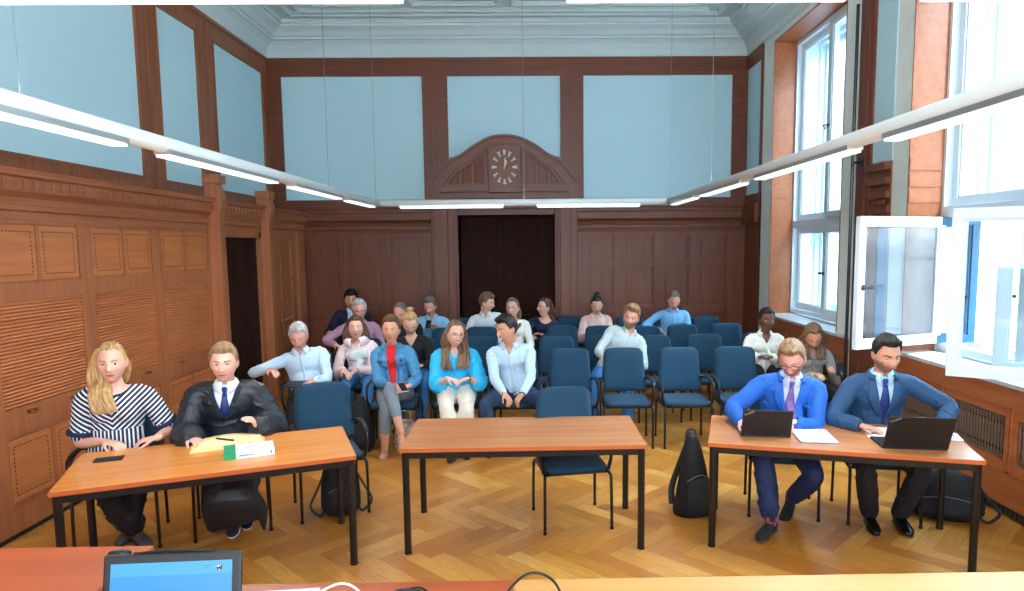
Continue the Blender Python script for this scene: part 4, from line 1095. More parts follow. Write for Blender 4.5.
    def onhead(x, z, off=.001):
        o = HM @ (V((x, -.2, z))*hs); d = (HM.to_3x3() @ V((0,1,0))).normalized()
        r = bv.ray_cast(o, d, .3)
        if r[0] is None: return HM @ (headpt((x/.075, -sqrt(max(0,1-(x/.075)**2-(z/.118)**2)), z/.118))*hs)
        return r[0]-d*off
    def patch(name, m, rows, off, solid=.0015):
        g = MB(); g.grid([[onhead(x, z, off) for x, z in r] for r in rows]); return g.build(name, m, root, smooth=True, solid=solid)
    for sx in (-1, 1):
        c = onhead(sx*.031, .011, 0); inw = HM.to_3x3() @ V((0,1,0)); rr = .0128*hs
        c = c+inw*(rr*.62)
        e = MB(); e.ell((0,0,0), (rr,rr,rr), n=20, m=14)
        gz = (Rb @ V((0, -1, -.05))).normalized()
        eo = e.build('eye', [EYEW, iris or IRIS, PUPIL], root, smooth=True); eo.location = c
        for p in eo.data.polygons:
            a = p.center.normalized().dot(gz); p.material_index = 2 if a > .975 else 1 if a > .86 else 0
        lid = MB(); rows = []
        lt = -.15 if eyes == 'down' else .30
        for i in range(9):
            zz = 1-(1-lt)*i/8
            row = []
            for k in range(15):
                a = -pi*.55+pi*1.1*k/14; q = sqrt(max(0, 1-zz*zz)); row.append(c+Rb @ (V((q*sin(a), -q*cos(a), zz))*rr*1.09))
            rows.append(row)
        lid.grid(rows); lo = lid.build('upper_eyelid', SKIN[skin], eo, smooth=True, solid=.001); lo.matrix_local = Matrix.Translation(-c)
        la = MB(); la.tube([c+Rb @ (V((sqrt(max(0,1-lt*lt))*sin(a), -sqrt(max(0,1-lt*lt))*cos(a), lt))*rr*1.15) for a in np.linspace(-pi*.45, pi*.45, 9)], .0011*hs, 6)
        lo = la.build('eyelash', mat('lash', (40,28,24), .6), eo); lo.matrix_local = Matrix.Translation(-c)
        bw = .006 if fem else .009
        patch('eyebrow', HAIR[hcol if hcol not in ('blond','grey') else 'sand'], [[(sx*(.014+.036*t), .030+.006*sin(t*pi*.8)-.004*t+w*bw*(1-.5*t)) for t in np.linspace(0,1,7)] for w in (-.5,0,.5)], .0015)
    if 'smile' in face:
        lw = .031; up_ = [( x*lw, -.047+.007*(abs(x)**2)) for x in np.linspace(-1,1,9)]; lo_ = [(x*lw, -.063+.021*(abs(x)**2)) for x in np.linspace(-1,1,9)]
        patch('teeth', TEETH, [[(x*.9, z) for x, z in up_], [(x*.9, z) for x, z in lo_]], .0032)
        patch('lips', LIPS[skin], [[(x, z+.005) for x, z in up_], up_], .0035); patch('lips', LIPS[skin], [lo_, [(x, z-.006*(1-abs(x)/lw)-.001) for x, z in lo_]], .0035)
    else:
        lw = .023
        patch('lips', LIPS[skin], [[(x*lw, -.0545+(.0065-.002*exp(-(x/.2)**2))*(1-x*x)) for x in np.linspace(-1,1,9)], [(x*lw, -.0547) for x in np.linspace(-1,1,9)], [(x*lw, -.055-.0078*(1-x*x)) for x in np.linspace(-1,1,9)]], .0012)
        mo = MB(); mo.tube([onhead(x*lw, -.0547, .003) for x in np.linspace(-1,1,9)], .0008*hs, 6); mo.build('mouth_line', mat('mouth_line', (96,44,40), .6), root)
    if 'glasses' in face or 'glasses_dark' in face:
        g = MB(); gm = GLF if 'glasses_dark' in face else GLG; r = .0024 if 'glasses_dark' in face else .0015
        gy = -.1035
        for sx in (-1, 1):
            g.tube([HM @ (V((sx*.032+.024*cos(a), gy+.004*abs(cos(a)), .008+.0175*sin(a)))*hs) for a in np.linspace(0, 2*pi, 22)], r*hs, 6)
            g.tube([HM @ (V(p)*hs) for p in ((sx*.056, gy+.004, .014), (sx*.077, -.07, .014), (sx*.080, .0, .012), (sx*.078, .02, .0))], r*hs, 6)
        g.tube([HM @ (V(p)*hs) for p in ((-.009, gy, .012), (0, gy-.003, .015), (.009, gy, .012))], r*hs, 6)
        g.build('glasses', gm, root)
    # ---- hair
    def shell(name, m, fn, seed=1, n=64, mm=48, streak=.004):
        g = MB(); rows = []; r = random.Random(seed); ph = [r.random()*6 for _ in range(6)]
        for i in range(mm+1):
            p_ = pi*i/mm; row = []
            for k in range(n):
                a = 2*pi*k/n; d = (sin(p_)*sin(a), -sin(p_)*cos(a), cos(p_)); t = fn(d); q = headpt(d, fem=fem)
                u = V((q.x/.075**2, q.y/.096**2, q.z/.118**2)).normalized()
                st = streak*(sin(a*19+ph[0]+3*sin(p_*5))*.5+sin(a*31+ph[1]+p_*9)*.35+sin(p_*23+a*7+ph[2])*.3)
                if t <= 0: q = q*.92
                else: q = q*.985+u*(t+st*min(1, t/.01))
                row.append(HM @ (q*hs))
            rows.append(row)
        g.grid(rows, closed=True); return g.build(name, m, root, smooth=True)
    hm = HAIR[hcol]
    def std(d, T=.016, front=.60, side=-.12, back=-.55, crown=0, recede=0, quiff=0, sweep=0):
        x, y, z = d; f = -y
        front = front+.10 if front < .8 else front
        if f > .45: zl = front - (recede*exp(-((abs(x)-.45)/.25)**2)*-1 if recede else 0)
        elif f > .12: zl = side+(front-side)*sstep(.12, .45, f)
        else: zl = side+(back-side)*sstep(.12, -.35, f)
        if abs(x) > .75 and abs(y) < .2 and z < .12: zl = max(zl, .10)   # clear of the ear
        zl += .035*sin(x*23+1)*sin(z*9)+.02*sin(x*41)
        t = sstep(zl-.02, zl+.14, z); T = T*(.5+.5*sstep(-.1,.65,z))+quiff*exp(-((z-.80)/.16)**2)*sstep(.15,.6,f)*(1+.6*x)
        return (T+crown*max(0, z)*(1+sweep*x)+.004*(1-abs(x)))*t if t > 0 else 0
    H = hair or {}
    kd = H.get('kind', 'short')
    kw = {k: v for k, v in H.items() if k in ('T','front','side','back','crown','recede','sweep','quiff')}
    def lock(name, pts, rad, m=hm, n=4, spreadx=.022, parent=None, wavy=.006):
        r = random.Random(seed+len(pts)); g = MB()
        for j in range(n):
            o = V(((j-(n-1)/2)*spreadx, (r.random()-.5)*.02, 0)); q = []
            for i, p in enumerate(pts):
                p = V(p)+o*(.5+.5*min(1, i/2)); p += V((sin(i*2.1+j)*wavy, cos(i*1.7+j*2)*wavy, 0)); q.append(p)
            rr = [(rad*(.7 if i == 0 else 1 if i < len(q)-1 else .35), rad*.8*(.7 if i == 0 else 1 if i < len(q)-1 else .3)) for i in range(len(q))]
            g.loft(q, rr, 10, smooth=4)
        return g.build(name, m, parent or root, smooth=True)
    hh = lambda p: HM @ (V(p)*hs)
    if kd != 'none':
        hs_obj = shell('hair', hm, lambda d: std(d, **kw), seed, streak=H.get('streak', .004))
        for L in H.get('locks', ()):   # (list of head-space points, list of hang points relative to the neck base, radius, n)
            hp, bp_, rad, n = L
            lock('hair_lock', [hh(p) for p in hp]+[N+V(p) for p in bp_], rad, n=n)
        if kd == 'bun':
            g = MB(); c = H.get('bun', (0,.03,.135)); g.ell((0,0,0), (.034,.032,.028), n=16, m=12)
            for a in range(5): g.tube([V((.03*cos(t+a), .028*sin(t+a), .02*sin(t*2+a))) for t in np.linspace(0, 4, 12)], .008, 6)
            g.build('hair_bun', hm, root, smooth=True, M=HM @ Matrix.Translation(V(c)*hs) @ Matrix.Scale(hs, 4))
        if 'tail' in H:
            lock('ponytail', [hh(p) for p in H['tail'][0]]+[N+V(p) for p in H['tail'][1]], .016, n=4, spreadx=.016)
    if 'beard' in face or 'stubble' in face:
        T_ = .007 if 'beard' in face else .0028
        def bf(d):
            x, y, z = d; px, pz = x*.075, z*.118
            if y > .15 or pz > -.012: return 0
            if abs(px) < .045 and pz > -.034: return 0
            if ((px/.026)**2+((pz+.0545)/.010)**2) < 1: return 0
            e = sstep(-.012, -.03, pz)*sstep(.15, -.05, y); return T_*e if e > .02 else 0
        shell('beard', HAIR[hcol] if 'beard' in face else mat('stubble_'+skin, tuple(int(c*.74) for c in ((226,172,150) if skin == 'fair' else (206,146,116))), .7), bf, seed, streak=.001)
    # ---- trousers
    lm = legmat
    upl = (.66 if calf else hem)
    t = MB(); tw = .012 if leg != 'wide' else .02
    t.loft([P+V((0,.0,-.05)), P+V((0,0,0)), P+ax*.2], [(hipr+.014,.12*s*fat),(hipr+.016,.125*s*fat),(hipr*.93+.012,.11*s*fat)], 22, side=side)
    legl(t, Hl, Kl, Al, tw, upl, .018 if leg != 'slim' else .0); legl(t, Hr, Kr, Ar, tw, upl, .018 if leg != 'slim' else .0)
    me = remesh(t, vox*1.1, 2); folds(me, .011 if leg != 'slim' else .004, seed+3); me.materials.append(lm); link('trousers', me, root)
    # ---- shoes
    for i, (A, td) in enumerate(((Al, toe[0] if toe else (-.15,-1,0)), (Ar, toe[1] if toe else (.15,-1,0)))):
        d = V(td).normalized(); tl = d.z; fl_ = V((d.x, d.y, 0)).normalized()
        base = A+V((0,0,-.085))
        if shoemat == 'sandal':
            q = MB(); sd = V((-fl_.y, fl_.x, 0))
            q.loft([A+V((0,0,-.055))-d*.05+V((0,0,-.028)), A+d*.05+V((0,0,-.086)), A+d*.15+V((0,0,-.09))], [(.03,.012),(.036,.01),(.034,.009)], 14, side=sd)
            for o_, zz in ((.105,-.050),(.07,-.034)): q.tube([A+d*o_+sd*(.04*cos(a))+V((0,0,zz+.03*sin(a)-.02)) for a in np.linspace(0, pi, 9)], .005, 6)
            q.tube([A+V((0,0,-.01))+sd*(.036*cos(a))+d*(.036*sin(a)) for a in np.linspace(0, 2*pi, 14)], .0045, 6)
            q.build('sandal', mat('sandal_strap', (190,150,130), .5), root, smooth=True); continue
        q = MB(); sd = V((-d.y, d.x, 0)).normalized(); nn = d.cross(sd)*-1
        if nn.z < 0: nn = -nn
        q.loft([base-d*.055+nn*.045, base-d*.02+nn*.048, base+d*.05+nn*.042, base+d*.11+nn*.032, base+d*.165+nn*.026, base+d*.195+nn*.022],
               [(.030,.036),(.036,.046),(.040,.038),(.045,.029),(.042,.023),(.026,.016)], 18, side=sd, smooth=3)
        q.loft([base+nn*.06, A+V((0,0,.03))], [(.036,.042),(.034,.038)], 16)
        for k in range(4): 
            c_ = base+d*(.03+.02*k)+nn*(.083-.009*k); q.tube([c_-sd*.018, c_+sd*.018], .003, 6)
        sm = shoemat[0] if isinstance(shoemat, tuple) else (shoemat or BLACKP)
        so_ = q.build('shoe', sm, root, smooth=True)
        q = MB(); q.loft([base-d*.06+nn*.008, base+d*.05+nn*.008, base+d*.12+nn*.008, base+d*.20+nn*.008], [(.030,.010),(.038,.010),(.047,.010),(.024,.008)], 16, side=sd, smooth=3)
        q.build('sole', shoemat[1] if isinstance(shoemat, tuple) else mat('sole_black', (24,20,20), .6), so_, smooth=True)
        sk_ = MB(); sk_.loft([A+V((0,0,-.01)), A+((Kl if i == 0 else Kr)-A)*.3], [(.040*s,.040*s),(.045*s,.045*s)], 16)
        sk_.build('sock', mat('patterned_sock', (210,80,60), .8, c2=(30,60,110), nscale=60, detail=0) if 'socks' in face else mat('dark_sock', (22,22,30), .8), root, smooth=True)
    # ---- tops
    T = top; k = T['kind']; tm = T['mat']; slv = T.get('sleeve', 1.93); off = T.get('off', .012)
    def garment(name, m, off, slv, low=-.03, wide=0, cut=None, amp=.007, solid=0, sd=0, seedo=0, cuff=True):
        g = MB(); torso(g, off, low)
        if slv > 0:
            arm(g, Sl, El, Wl, off, slv, wide, .5); arm(g, Sr, Er, Wr, off, slv, wide, .5)
        me = remesh(g, vox, 3); folds(me, amp, seed+seedo)
        bv2 = bvh_of(me)
        nz = N+up*.012
        def c2(c, n):
            q = c-N
            if q.dot(up) > .012 and (q-up*q.dot(up)).length < .10: return True
            fr = q.dot(fwd); xx = q.dot(side); zz = q.dot(up)
            if cut and cut(xx, fr, zz, n): return True
            return False
        cutmesh(me, c2); me.materials.append(m)
        return link(name, me, root, solid=solid), bv2
    def front(bvx, x, zz, off=.004):
        """point on the garment front at lateral x, distance zz below the neck base"""
        p0 = N+side*x+up*zz+fwd*.5; r = bvx.ray_cast(p0, -fwd, .8)
        return (r[0]+fwd*off) if r[0] is not None else N+side*x+up*zz+fwd*.1
    def strip(name, m, bvx, rows, off=.004, solid=.003, parent=None):
        g = MB(); g.grid([[front(bvx, x, z, off) for x, z in r] for r in rows]); return g.build(name, m, parent or root, smooth=True, solid=solid)
    tilt = Matrix((side, -fwd, up)).transposed()
    tz = [-.0, -.03, -.06, -.1, -.15, -.2, -.25, -.3, -.35, -.4]
    if k in ('shirt', 'blouse'):
        vn = T.get('vneck', .05)
        sh_, bvx = garment('shirt' if k == 'shirt' else 'blouse', tm, off, slv, amp=T.get('amp', .011), wide=T.get('wide', .004), cut=lambda x, f, z, n: f > 0 and z > -vn and abs(x) < (z+vn)*.6+.002)
        strip('button_placket', T.get('placket', tm), bvx, [[(x, z-vn) for x in (-.014, 0, .014)] for z in tz], .003, .003)
        g = MB()
        for z in tz[1::1]: g.ell(front(bvx, 0, z-vn, .006), (.005,.003,.005), n=8, m=6)
        g.build('buttons', T.get('btn', mat('shirt_button', (200,204,206), .4)), root, smooth=True)
        if T.get('collar', True): collar('collar', tm, root, N+up*(-.008), .060*s, tilt, T.get('open', .9), .036, .05, .034)
        for W, E in ((Wl, El), (Wr, Er)):
            if slv < 1.9: 
                cc = MB(); p = E+(W-E)*(slv-1) if slv > 1 else None
                if p is not None: u = (W-E).normalized(); cc.loft([p-u*.02, p+u*.02], [(.044*kf,)*2, (.043*kf,)*2], 14, dome=False); cc.build('rolled_cuff', tm, root, smooth=True)
            else:
                cc = MB(); u = (W-E).normalized(); cc.loft([W-u*.055, W-u*.004], [(.034*s,)*2, (.032*s,)*2], 14, dome=False); cc.build('cuff', tm, root, smooth=True, bevel=.003)
    elif k in ('tee', 'dress', 'sweater'):
        nd = T.get('neck', .05); nw = T.get('nw', .085)
        sh_, bvx = garment({'tee':'top','dress':'striped_top','sweater':'sweater'}[k], tm, off, slv, wide=T.get('wide', .01), amp=T.get('amp', .007), low=T.get('low', -.03),
            cut=lambda x, f, z, n: (f > -.02 and z > -nd*(1-(x/nw)**2) and abs(x) < nw))
        if 'trim' in T:
            strip('neck_trim', T['trim'], bvx, [[(x, -nd*(1-(x/nw)**2)*1.0+w) for x in np.linspace(-nw*.9, nw*.9, 13)] for w in (-.016,-.002)], .003)
        if slv < 1.2 and 'trim' in T:
            for Sx, E, W in ((Sl, El, Wl), (Sr, Er, Wr)):
                p = Sx+(E-Sx)*min(1, slv); u = (E-Sx).normalized(); cc = MB(); r = .049*kf+off+T.get('wide', .01)
                cc.loft([p-u*.018, p+u*.010], [(r, r), (r+.002, r+.002)], 18, dome=False); cc.build('sleeve_hem', T['trim'], root, smooth=True)
        if T.get('pink_hood'):
            pass
    if k == 'hoodie':
        sh_, bvx = garment('hooded_jacket', tm, .018, 1.9, amp=.012, wide=.006, cut=lambda x, f, z, n: f > 0 and z > -.05 and abs(x) < (z+.05)*.8)
        strip('light_panel', T['mat2'], bvx, [[(x, z) for x in np.linspace(-w, w, 9)] for z, w in ((-.06,.07),(-.10,.10),(-.14,.12),(-.19,.09),(-.22,.03))], .004)
        strip('zip', mat('zip_light', (210,205,205), .4), bvx, [[(x, z) for x in (-.005,.005)] for z in tz[3:]], .006)
        hd = MB(); rows = []
        for i in range(21):
            th = .35+(2*pi-.7)*i/20; s_, c_ = sin(th), -cos(th); bk_ = (1-c_*-1)/2 if False else max(0, c_)
            row = []
            for (rr, zz) in ((.062,.01),(.075,.06),(.10,.075),(.125,.05),(.13,.0),(.12,-.03)):
                row.append(N+tilt @ V((s_*rr*1.15, c_*rr*(1+.4*bk_), zz-.0+.0*bk_)))
            rows.append(row)
        hd.grid(rows); hd.build('hood', tm, root, smooth=True, solid=.006)
        for sx in (-1, 1):
            c_ = MB(); a = front(bvx, sx*.03, -.03, .02); b_ = front(bvx, sx*.045, -.17, .012); c_.tube([a, (a+b_)/2+fwd*.006, b_], .004, 6, smooth=3); c_.build('drawstring', mat('string_white', (235,235,230), .6), root)
    if k in ('suit', 'denim', 'robe'):
        vb = T.get('vb', .30); vw = T.get('vw', .072)
        # inner shirt
        im = T['inner']
        ish, bvi = garment('shirt', im, .006, 1.97 if k == 'suit' else 0, amp=.003, wide=0)
        if k != 'denim' or True:
            if T.get('collar', True): collar('collar', im, root, N+up*(-.008), .058*s, tilt, .5, .040, .05, .030)
        if 'tie' in T:
            w = lambda z: .016+.020*sstep(-.03, -.2, z)
            strip('tie', T['tie'], bvi, [[(x*w(z), z) for x in np.linspace(-1,1,5)] for z in (-.045,-.08,-.12,-.16,-.2,-.25,-.3,-.35,-.4)], .006, .004)
            kn_ = MB(); kp = front(bvi, 0, -.028, .012); kn_.loft([kp+up*.022, kp-up*.02], [(.019,.012),(.012,.010)], 12, side=side); kn_.build('tie_knot', T['tie'], root, smooth=True)
        def cutv(x, f, z, n):
            if k == 'robe': return f > 0 and z > -vb and abs(x) < vw*(1-(-z/vb))**1.0
            if k == 'denim': return f > 0 and (abs(x) < (.030+.016*sin(-z*9)) if z < -.1 else abs(x) < .05)
            if z < -vb: return f > 0 and abs(x) < (-z-vb)*.35
            return f > 0 and abs(x) < vw*(1-max(0,-z/vb)**1.3)
        ofs = {'suit': .020, 'denim': .018, 'robe': .032}[k]
        jk, bvj = garment({'suit':'suit_jacket','denim':'denim_jacket','robe':'robe'}[k], tm, ofs, {'suit':1.86,'denim':1.82,'robe':1.86}[k], low=-.05, wide={'suit':.006,'denim':.004,'robe':.045}[k], cut=cutv, amp={'suit':.015,'denim':.012,'robe':.010}[k], solid=.004, seedo=9)
        if k == 'suit':
            for sx in (-1, 1):
                rows = []
                for z in (-.0,-.03,-.06,-.10,-.125,-.13,-.17,-.21,-.25,-.29):
                    if -z >= vb: break
                    x0_ = vw*(1-max(0,-z/vb)**1.3)-.004; wd = (.040+.30*min(-z, .125)) if z > -.128 else max(.012, (.075*(1-(-z-.13)/(vb-.12))))
                    rows.append([(sx*(x0_+wd*t), z-.012*t) for t in np.linspace(0,1,5)])
                strip('lapel', tm, bvj, rows, .008, .004)
            strip('pocket_flap', tm, bvj, [[(.09+x, -.16+z) for x in (0,.04,.08)] for z in (0,-.018)], .006, .003)
            bn_ = MB(); bn_.ell(front(bvj, .012, -vb-.015, .006), (.009,.004,.009), n=12, m=6); bn_.build('button', mat('dark_button', (30,36,50), .3), root, smooth=True)
            collar('jacket_collar', tm, root, N+up*(-.010), .078*s, tilt, 1.5, .028, .0, .022)
        if k == 'denim':
            collar('jacket_collar', tm, root, N+up*(-.012), .074*s, tilt, 1.3, .028, .04, .045)
            for sx in (-1, 1):
                strip('front_band', T.get('seam', tm), bvj, [[(sx*(.052+x), z) for x in (0,.012)] for z in tz[3:]], .004)
                strip('chest_pocket', T['seam'], bvj, [[(sx*(.085+x), -.13+z) for x in (0,.03,.06)] for z in (0,-.03)], .005)
        if k == 'robe':
            for sx in (-1, 1):
                strip('facing', T['facing'], bvj, [[(sx*(vw*(1-(-z/vb))-.004+.035*t), z) for t in np.linspace(0,1,4)] for z in (-.005,-.05,-.1,-.15,-.2,-.24)], .006, .004)
            # skirt of the robe hanging over knees
            g = MB()
            kc = (Kl+Kr)/2
            g.loft([P+V((0,.02,.02)), P+(kc-P)*.5+V((0,0,.02)), kc+V((0,-.01,.01)), kc+V((.0,-.03,-.08)), kc+V((.02,-.01,-.20))], [(.19,.11),(.20,.10),(.19,.085),(.19,.05),(.185,.028)], 26, side=(1,0,0), smooth=3)
            g.loft([kc+V((.13,0,-.0)), kc+V((.20,-.0,-.12)), kc+V((.21,0,-.27))], [(.06,.07),(.05,.05),(.012,.02)], 14, smooth=3)
            me = remesh(g, .010, 3); folds(me, .016, 77, 1.1); me.materials.append(tm); link('robe_skirt', me, root)
    if 'watch' in face:
        q = MB(); u = (Wr-Er).normalized(); q.loft([Wr-u*.012, Wr+u*.010], [(.030*s,.026*s)]*2, 14, dome=False); q.build('wristwatch', BLACKP, root, smooth=True)
    if 'watch_l' in face:
        q = MB(); u = (Wl-El).normalized(); q.loft([Wl-u*.012, Wl+u*.010], [(.030*s,.026*s)]*2, 14, dome=False); q.build('wristwatch', BLACKP, root, smooth=True)
    if 'necklace' in face:
        pass
    return dict(root=root, N=N, hc=hc, Wl=Wl, Wr=Wr, M=IM.inverted())

# materials of clothes
SHW = mat('shirt_white', (226,234,240), .8, bump=.1, bscale=300); SHP = mat('shirt_pale_blue', (190,216,238), .8, bump=.1, bscale=300); SHB = mat('shirt_light_blue', (132,194,226), .8, bump=.1, bscale=300)
SHC = mat('shirt_cornflower', (116,180,226), .8); SHG = mat('shirt_pale_grey_green', (188,204,206), .8, bump=.1, bscale=300)
MAUVE = mat('shirt_mauve', (184,140,164), .8); PINKW = mat('hoodie_pale_pink', (238,214,218), .85); MINT = mat('hoodie_pale_mint', (206,224,220), .85)
TURQ = mat('blouse_turquoise', (40,178,226), .75, bump=.1, bscale=200); NAVY = mat('navy_cloth', (22,32,62), .8); BLK = mat('black_cloth', (20,20,24), .85, bump=.1, bscale=200)
CREAM = mat('cream_blouse', (240,240,230), .75); PINKB = mat('pink_blouse', (232,196,190), .8); DENIM = mat('denim_blue', (74,138,180), .85, noise=.22, nscale=60, bump=.2, bscale=300)
SEAM = mat('denim_dark_seam', (40,82,120), .8); JEANS = mat('jeans_blue', (52,118,180), .85, noise=.2, nscale=40); JEANSD = mat('jeans_dark', (40,62,92), .85, noise=.2, nscale=40)
GREYT = mat('grey_trousers', (118,128,138), .85, noise=.1, nscale=60); WHT = mat('cream_trousers', (226,218,204), .8); DRK = mat('dark_trousers', (24,25,30), .85, bump=.1, bscale=200)
SUITB = mat('suit_bright_blue', (24,96,190), .7, bump=.15, bscale=500, noise=.06, nscale=80); SUITD = mat('suit_dark_teal_blue', (32,74,112), .7, bump=.15, bscale=500, noise=.08, nscale=80)
SUITBT = mat('suit_navy_trousers', (22,40,84), .75); TIEP = mat('tie_purple', (116,84,150), .5); TIEB = mat('tie_navy', (22,48,112), .5)
ROBE = mat('robe_black_satin', (26,32,40), .42, bump=.2, bscale=120, noise=.15, nscale=30); ROBEF = mat('robe_velvet', (20,34,50), .9)
RED = mat('red_top', (206,30,34), .8); GREYJ = mat('grey_knit', (158,156,152), .9, bump=.3, bscale=260, noise=.12, nscale=120)
def chev(nt, x, y, z):
    ax_ = mth(nt, 'ABSOLUTE', x)
    d = mth(nt, 'SUBTRACT', z, mth(nt, 'MULTIPLY', ax_, .95)); f = mth(nt, 'FRACT', mth(nt, 'MULTIPLY', d, 27)); c1 = mth(nt, 'GREATER_THAN', f, .60)
    f2 = mth(nt, 'FRACT', mth(nt, 'MULTIPLY', x, 42)); c2 = mth(nt, 'GREATER_THAN', f2, .58)
    low = mth(nt, 'LESS_THAN', z, .835)
    return mth(nt, 'ADD', mth(nt, 'MULTIPLY', c2, low), mth(nt, 'MULTIPLY', c1, mth(nt, 'SUBTRACT', 1, low)))
STRIPE = stripes_mat('navy_white_chevron', (24,34,62), (228,232,236), chev)
def pin(nt, x, y, z): return mth(nt, 'GREATER_THAN', mth(nt, 'FRACT', mth(nt, 'MULTIPLY', x, 80)), .6)
PINS = stripes_mat('shirt_fine_stripe', (214,220,234), (176,190,216), pin)

def seat(k): x, y, d = SEATS[k]; return (x, y), d
def ppl(key, label, **kw):
    (x, y), d = seat(key); kw.setdefault('h', d); dx = kw.pop('dx', 0); dy = kw.pop('dy', 0)
    return person(key, label, (x+dx, y+dy), **kw)

# --- front row at the tables
ppl('stripe', 'woman with long blond hair in a navy and white striped top at the left table', head=(-2.90,4.68,1.30), yaw=0, pitch=4, fem=1, vox=.006, fat=1.12, s=1.1,
    wl=(-2.90,4.55,.785), wr=(-2.60,4.63,.785), hl=(.95,-.25,-.1), hr=(-.9,-.35,-.1), curl=.5, al=(-2.86,4.74,.10), ar=(-2.93,4.86,.10), toe=((.5,-.8,-.1),(-.4,-.9,-.1)),
    hair=dict(T=.006, front=.66, side=-.2, back=-.85, crown=.006, locks=[
      ([(-.04,-.03,.09),(-.072,.01,.0),(-.070,.0,-.08)], [(-.075,-.06,.03),(-.075,-.125,-.05),(-.05,-.15,-.12),(-.02,-.16,-.16)], .017, 6),
      ([(-.02,.08,.06),(-.05,.08,-.04)], [(-.07,.04,.0),(-.10,-.05,-.06),(-.085,-.12,-.13),(-.05,-.14,-.17)], .020, 4),
      ([(.04,.0,.08),(.068,.04,.0),(.06,.06,-.06)], [(.04,.06,.02),(.02,.08,-.03)], .014, 3)]), hcol='blond',
    top=dict(kind='dress', mat=STRIPE, sleeve=.78, off=.014, wide=.018, neck=.045, nw=.10, trim=NAVY, low=-.06), legmat=DRK, shoemat=mat('grey_shoe', (84,80,80), .6), skin='fair')
ppl('robe', 'man with short sandy hair in a black satin robe at the left table', head=(-2.245,4.92,1.25), yaw=2, pitch=5, fem=0, vox=.006, h=14,
    wl=(-2.36,4.62,.785), wr=(-1.99,4.82,.79), hl=(.7,-.5,-.12), hr=(-.1,-.5,.85), nr=(-.9,-.3,.0), curl=.75, al=(-2.24,4.94,.10), ar=(-2.20,5.08,.10), toe=((.05,-1,-.05),(.1,-1,-.05)),
    hair=dict(T=.014, front=.56, side=-.02, back=-.5, crown=.006, sweep=.3, quiff=.010), hcol='sand', skin='fair', fat=1.05,
    top=dict(kind='robe', mat=ROBE, inner=SHW, tie=TIEB, facing=ROBEF, vb=.24, vw=.085), legmat=DRK, shoemat=(mat('navy_sneaker', (26,30,52), .7), mat('white_sole', (226,226,222), .6)))
ppl('suit1', 'man with glasses in a bright blue suit and purple tie typing at the right table', head=(1.905,4.96,1.225), yaw=-16, pitch=30, vox=.006, fat=1.08,
    wl=(1.50,4.83,.785), wr=(1.83,4.80,.785), hl=(.3,-.9,-.1), hr=(-.35,-.85,-.1), curl=.3, el=(-.8,.3,-.45), er=(.7,.3,-.55), al=(1.68,4.68,.10), ar=(1.97,5.08,.105), toe=((-.5,-.9,-.0),(-.35,-.9,-.3)), kl=(-.3,-1,.8), kr=(.4,-1,.8),
    hair=dict(T=.013, front=.56, side=-.02, back=-.5, crown=.010, sweep=-.4, quiff=.012), hcol='sand', skin='pink', eyes='down', face=('glasses_dark','stubble','watch','socks'),
    top=dict(kind='suit', mat=SUITB, inner=PINS, tie=TIEP, vb=.33, vw=.068), legmat=SUITBT, hem=.84, shoemat=(mat('black_suede', (22,20,20), .75), mat('brown_sole', (70,54,40), .6)))
ppl('suit2', 'man with slicked dark hair in a dark blue suit and navy tie', head=(2.555,4.86,1.265), yaw=8, pitch=17, vox=.006,
    wl=(2.31,4.70,.785), wr=(2.84,4.62,.80), hl=(.75,-.55,-.1), hr=(-.6,-.7,-.2), curl=.25, el=(-.75,.3,-.6), er=(.9,.1,-.3), al=(2.45,4.80,.10), ar=(2.66,4.78,.10), toe=((-.05,-1,-.02),(.05,-1,-.02)), kl=(-.35,-1,.8), kr=(.25,-1,.8),
    hair=dict(T=.011, front=.60, side=.02, back=-.45, crown=.012, sweep=-.5, quiff=.022), hcol='dark', skin='tan', eyes='down', face=('stubble','watch_l'),
    top=dict(kind='suit', mat=SUITD, inner=SHB if False else mat('shirt_ice_blue',(176,208,234),.8), tie=TIEB, vb=.36, vw=.066), legmat=mat('charcoal_trousers',(22,24,32),.85), shoemat=mat('black_leather', (14,14,18), .22))
# --- row one
ppl('grey', 'grey-haired man in a pale blue shirt reading a tablet at the left end', head=(-2.41,6.98,1.175), yaw=-4, pitch=28, vox=.008, fat=1.12, sw=.205,
    wl=(-2.66,6.80,.87), wr=(-2.19,6.72,.76), hl=(.75,-.5,-.15), hr=(-.5,-.7,-.1), el=(-1,.25,-.35), er=(.6,.4,-.8), al=(-2.35,6.55,.085), ar=(-2.15,6.6,.085),
    hair=dict(T=.012, front=.60, side=0, back=-.45, crown=.010), hcol='grey', skin='pink', eyes='down', top=dict(kind='shirt', mat=SHP, sleeve=1.93, vneck=.04), legmat=DRK)
ppl('denim', 'woman with short dark hair in a blue denim jacket and red top, legs crossed', head=(-1.485,7.06,1.215), yaw=2, pitch=0, fem=1, vox=.008, sw=.17,
    wl=(-1.44,6.78,.70), wr=(-1.26,6.76,.69), hl=(.8,-.5,-.1), hr=(-.8,-.5,-.15), al=(-1.50,6.66,.085), ar=(-1.30,6.52,.28), kl=(.2,-1,.75), kr=(-.5,-1,1.0), toe=((-.05,-1,-.02),(.2,-.8,-.5)),
    hair=dict(T=.012, front=.62, side=-.02, back=-.5, crown=.016, sweep=.5), hcol='brown', skin='tan', eyes='open', calf=True, leg='slim',
    top=dict(kind='denim', mat=DENIM, inner=RED, seam=SEAM, collar=False), legmat=GREYT, shoemat='sandal')
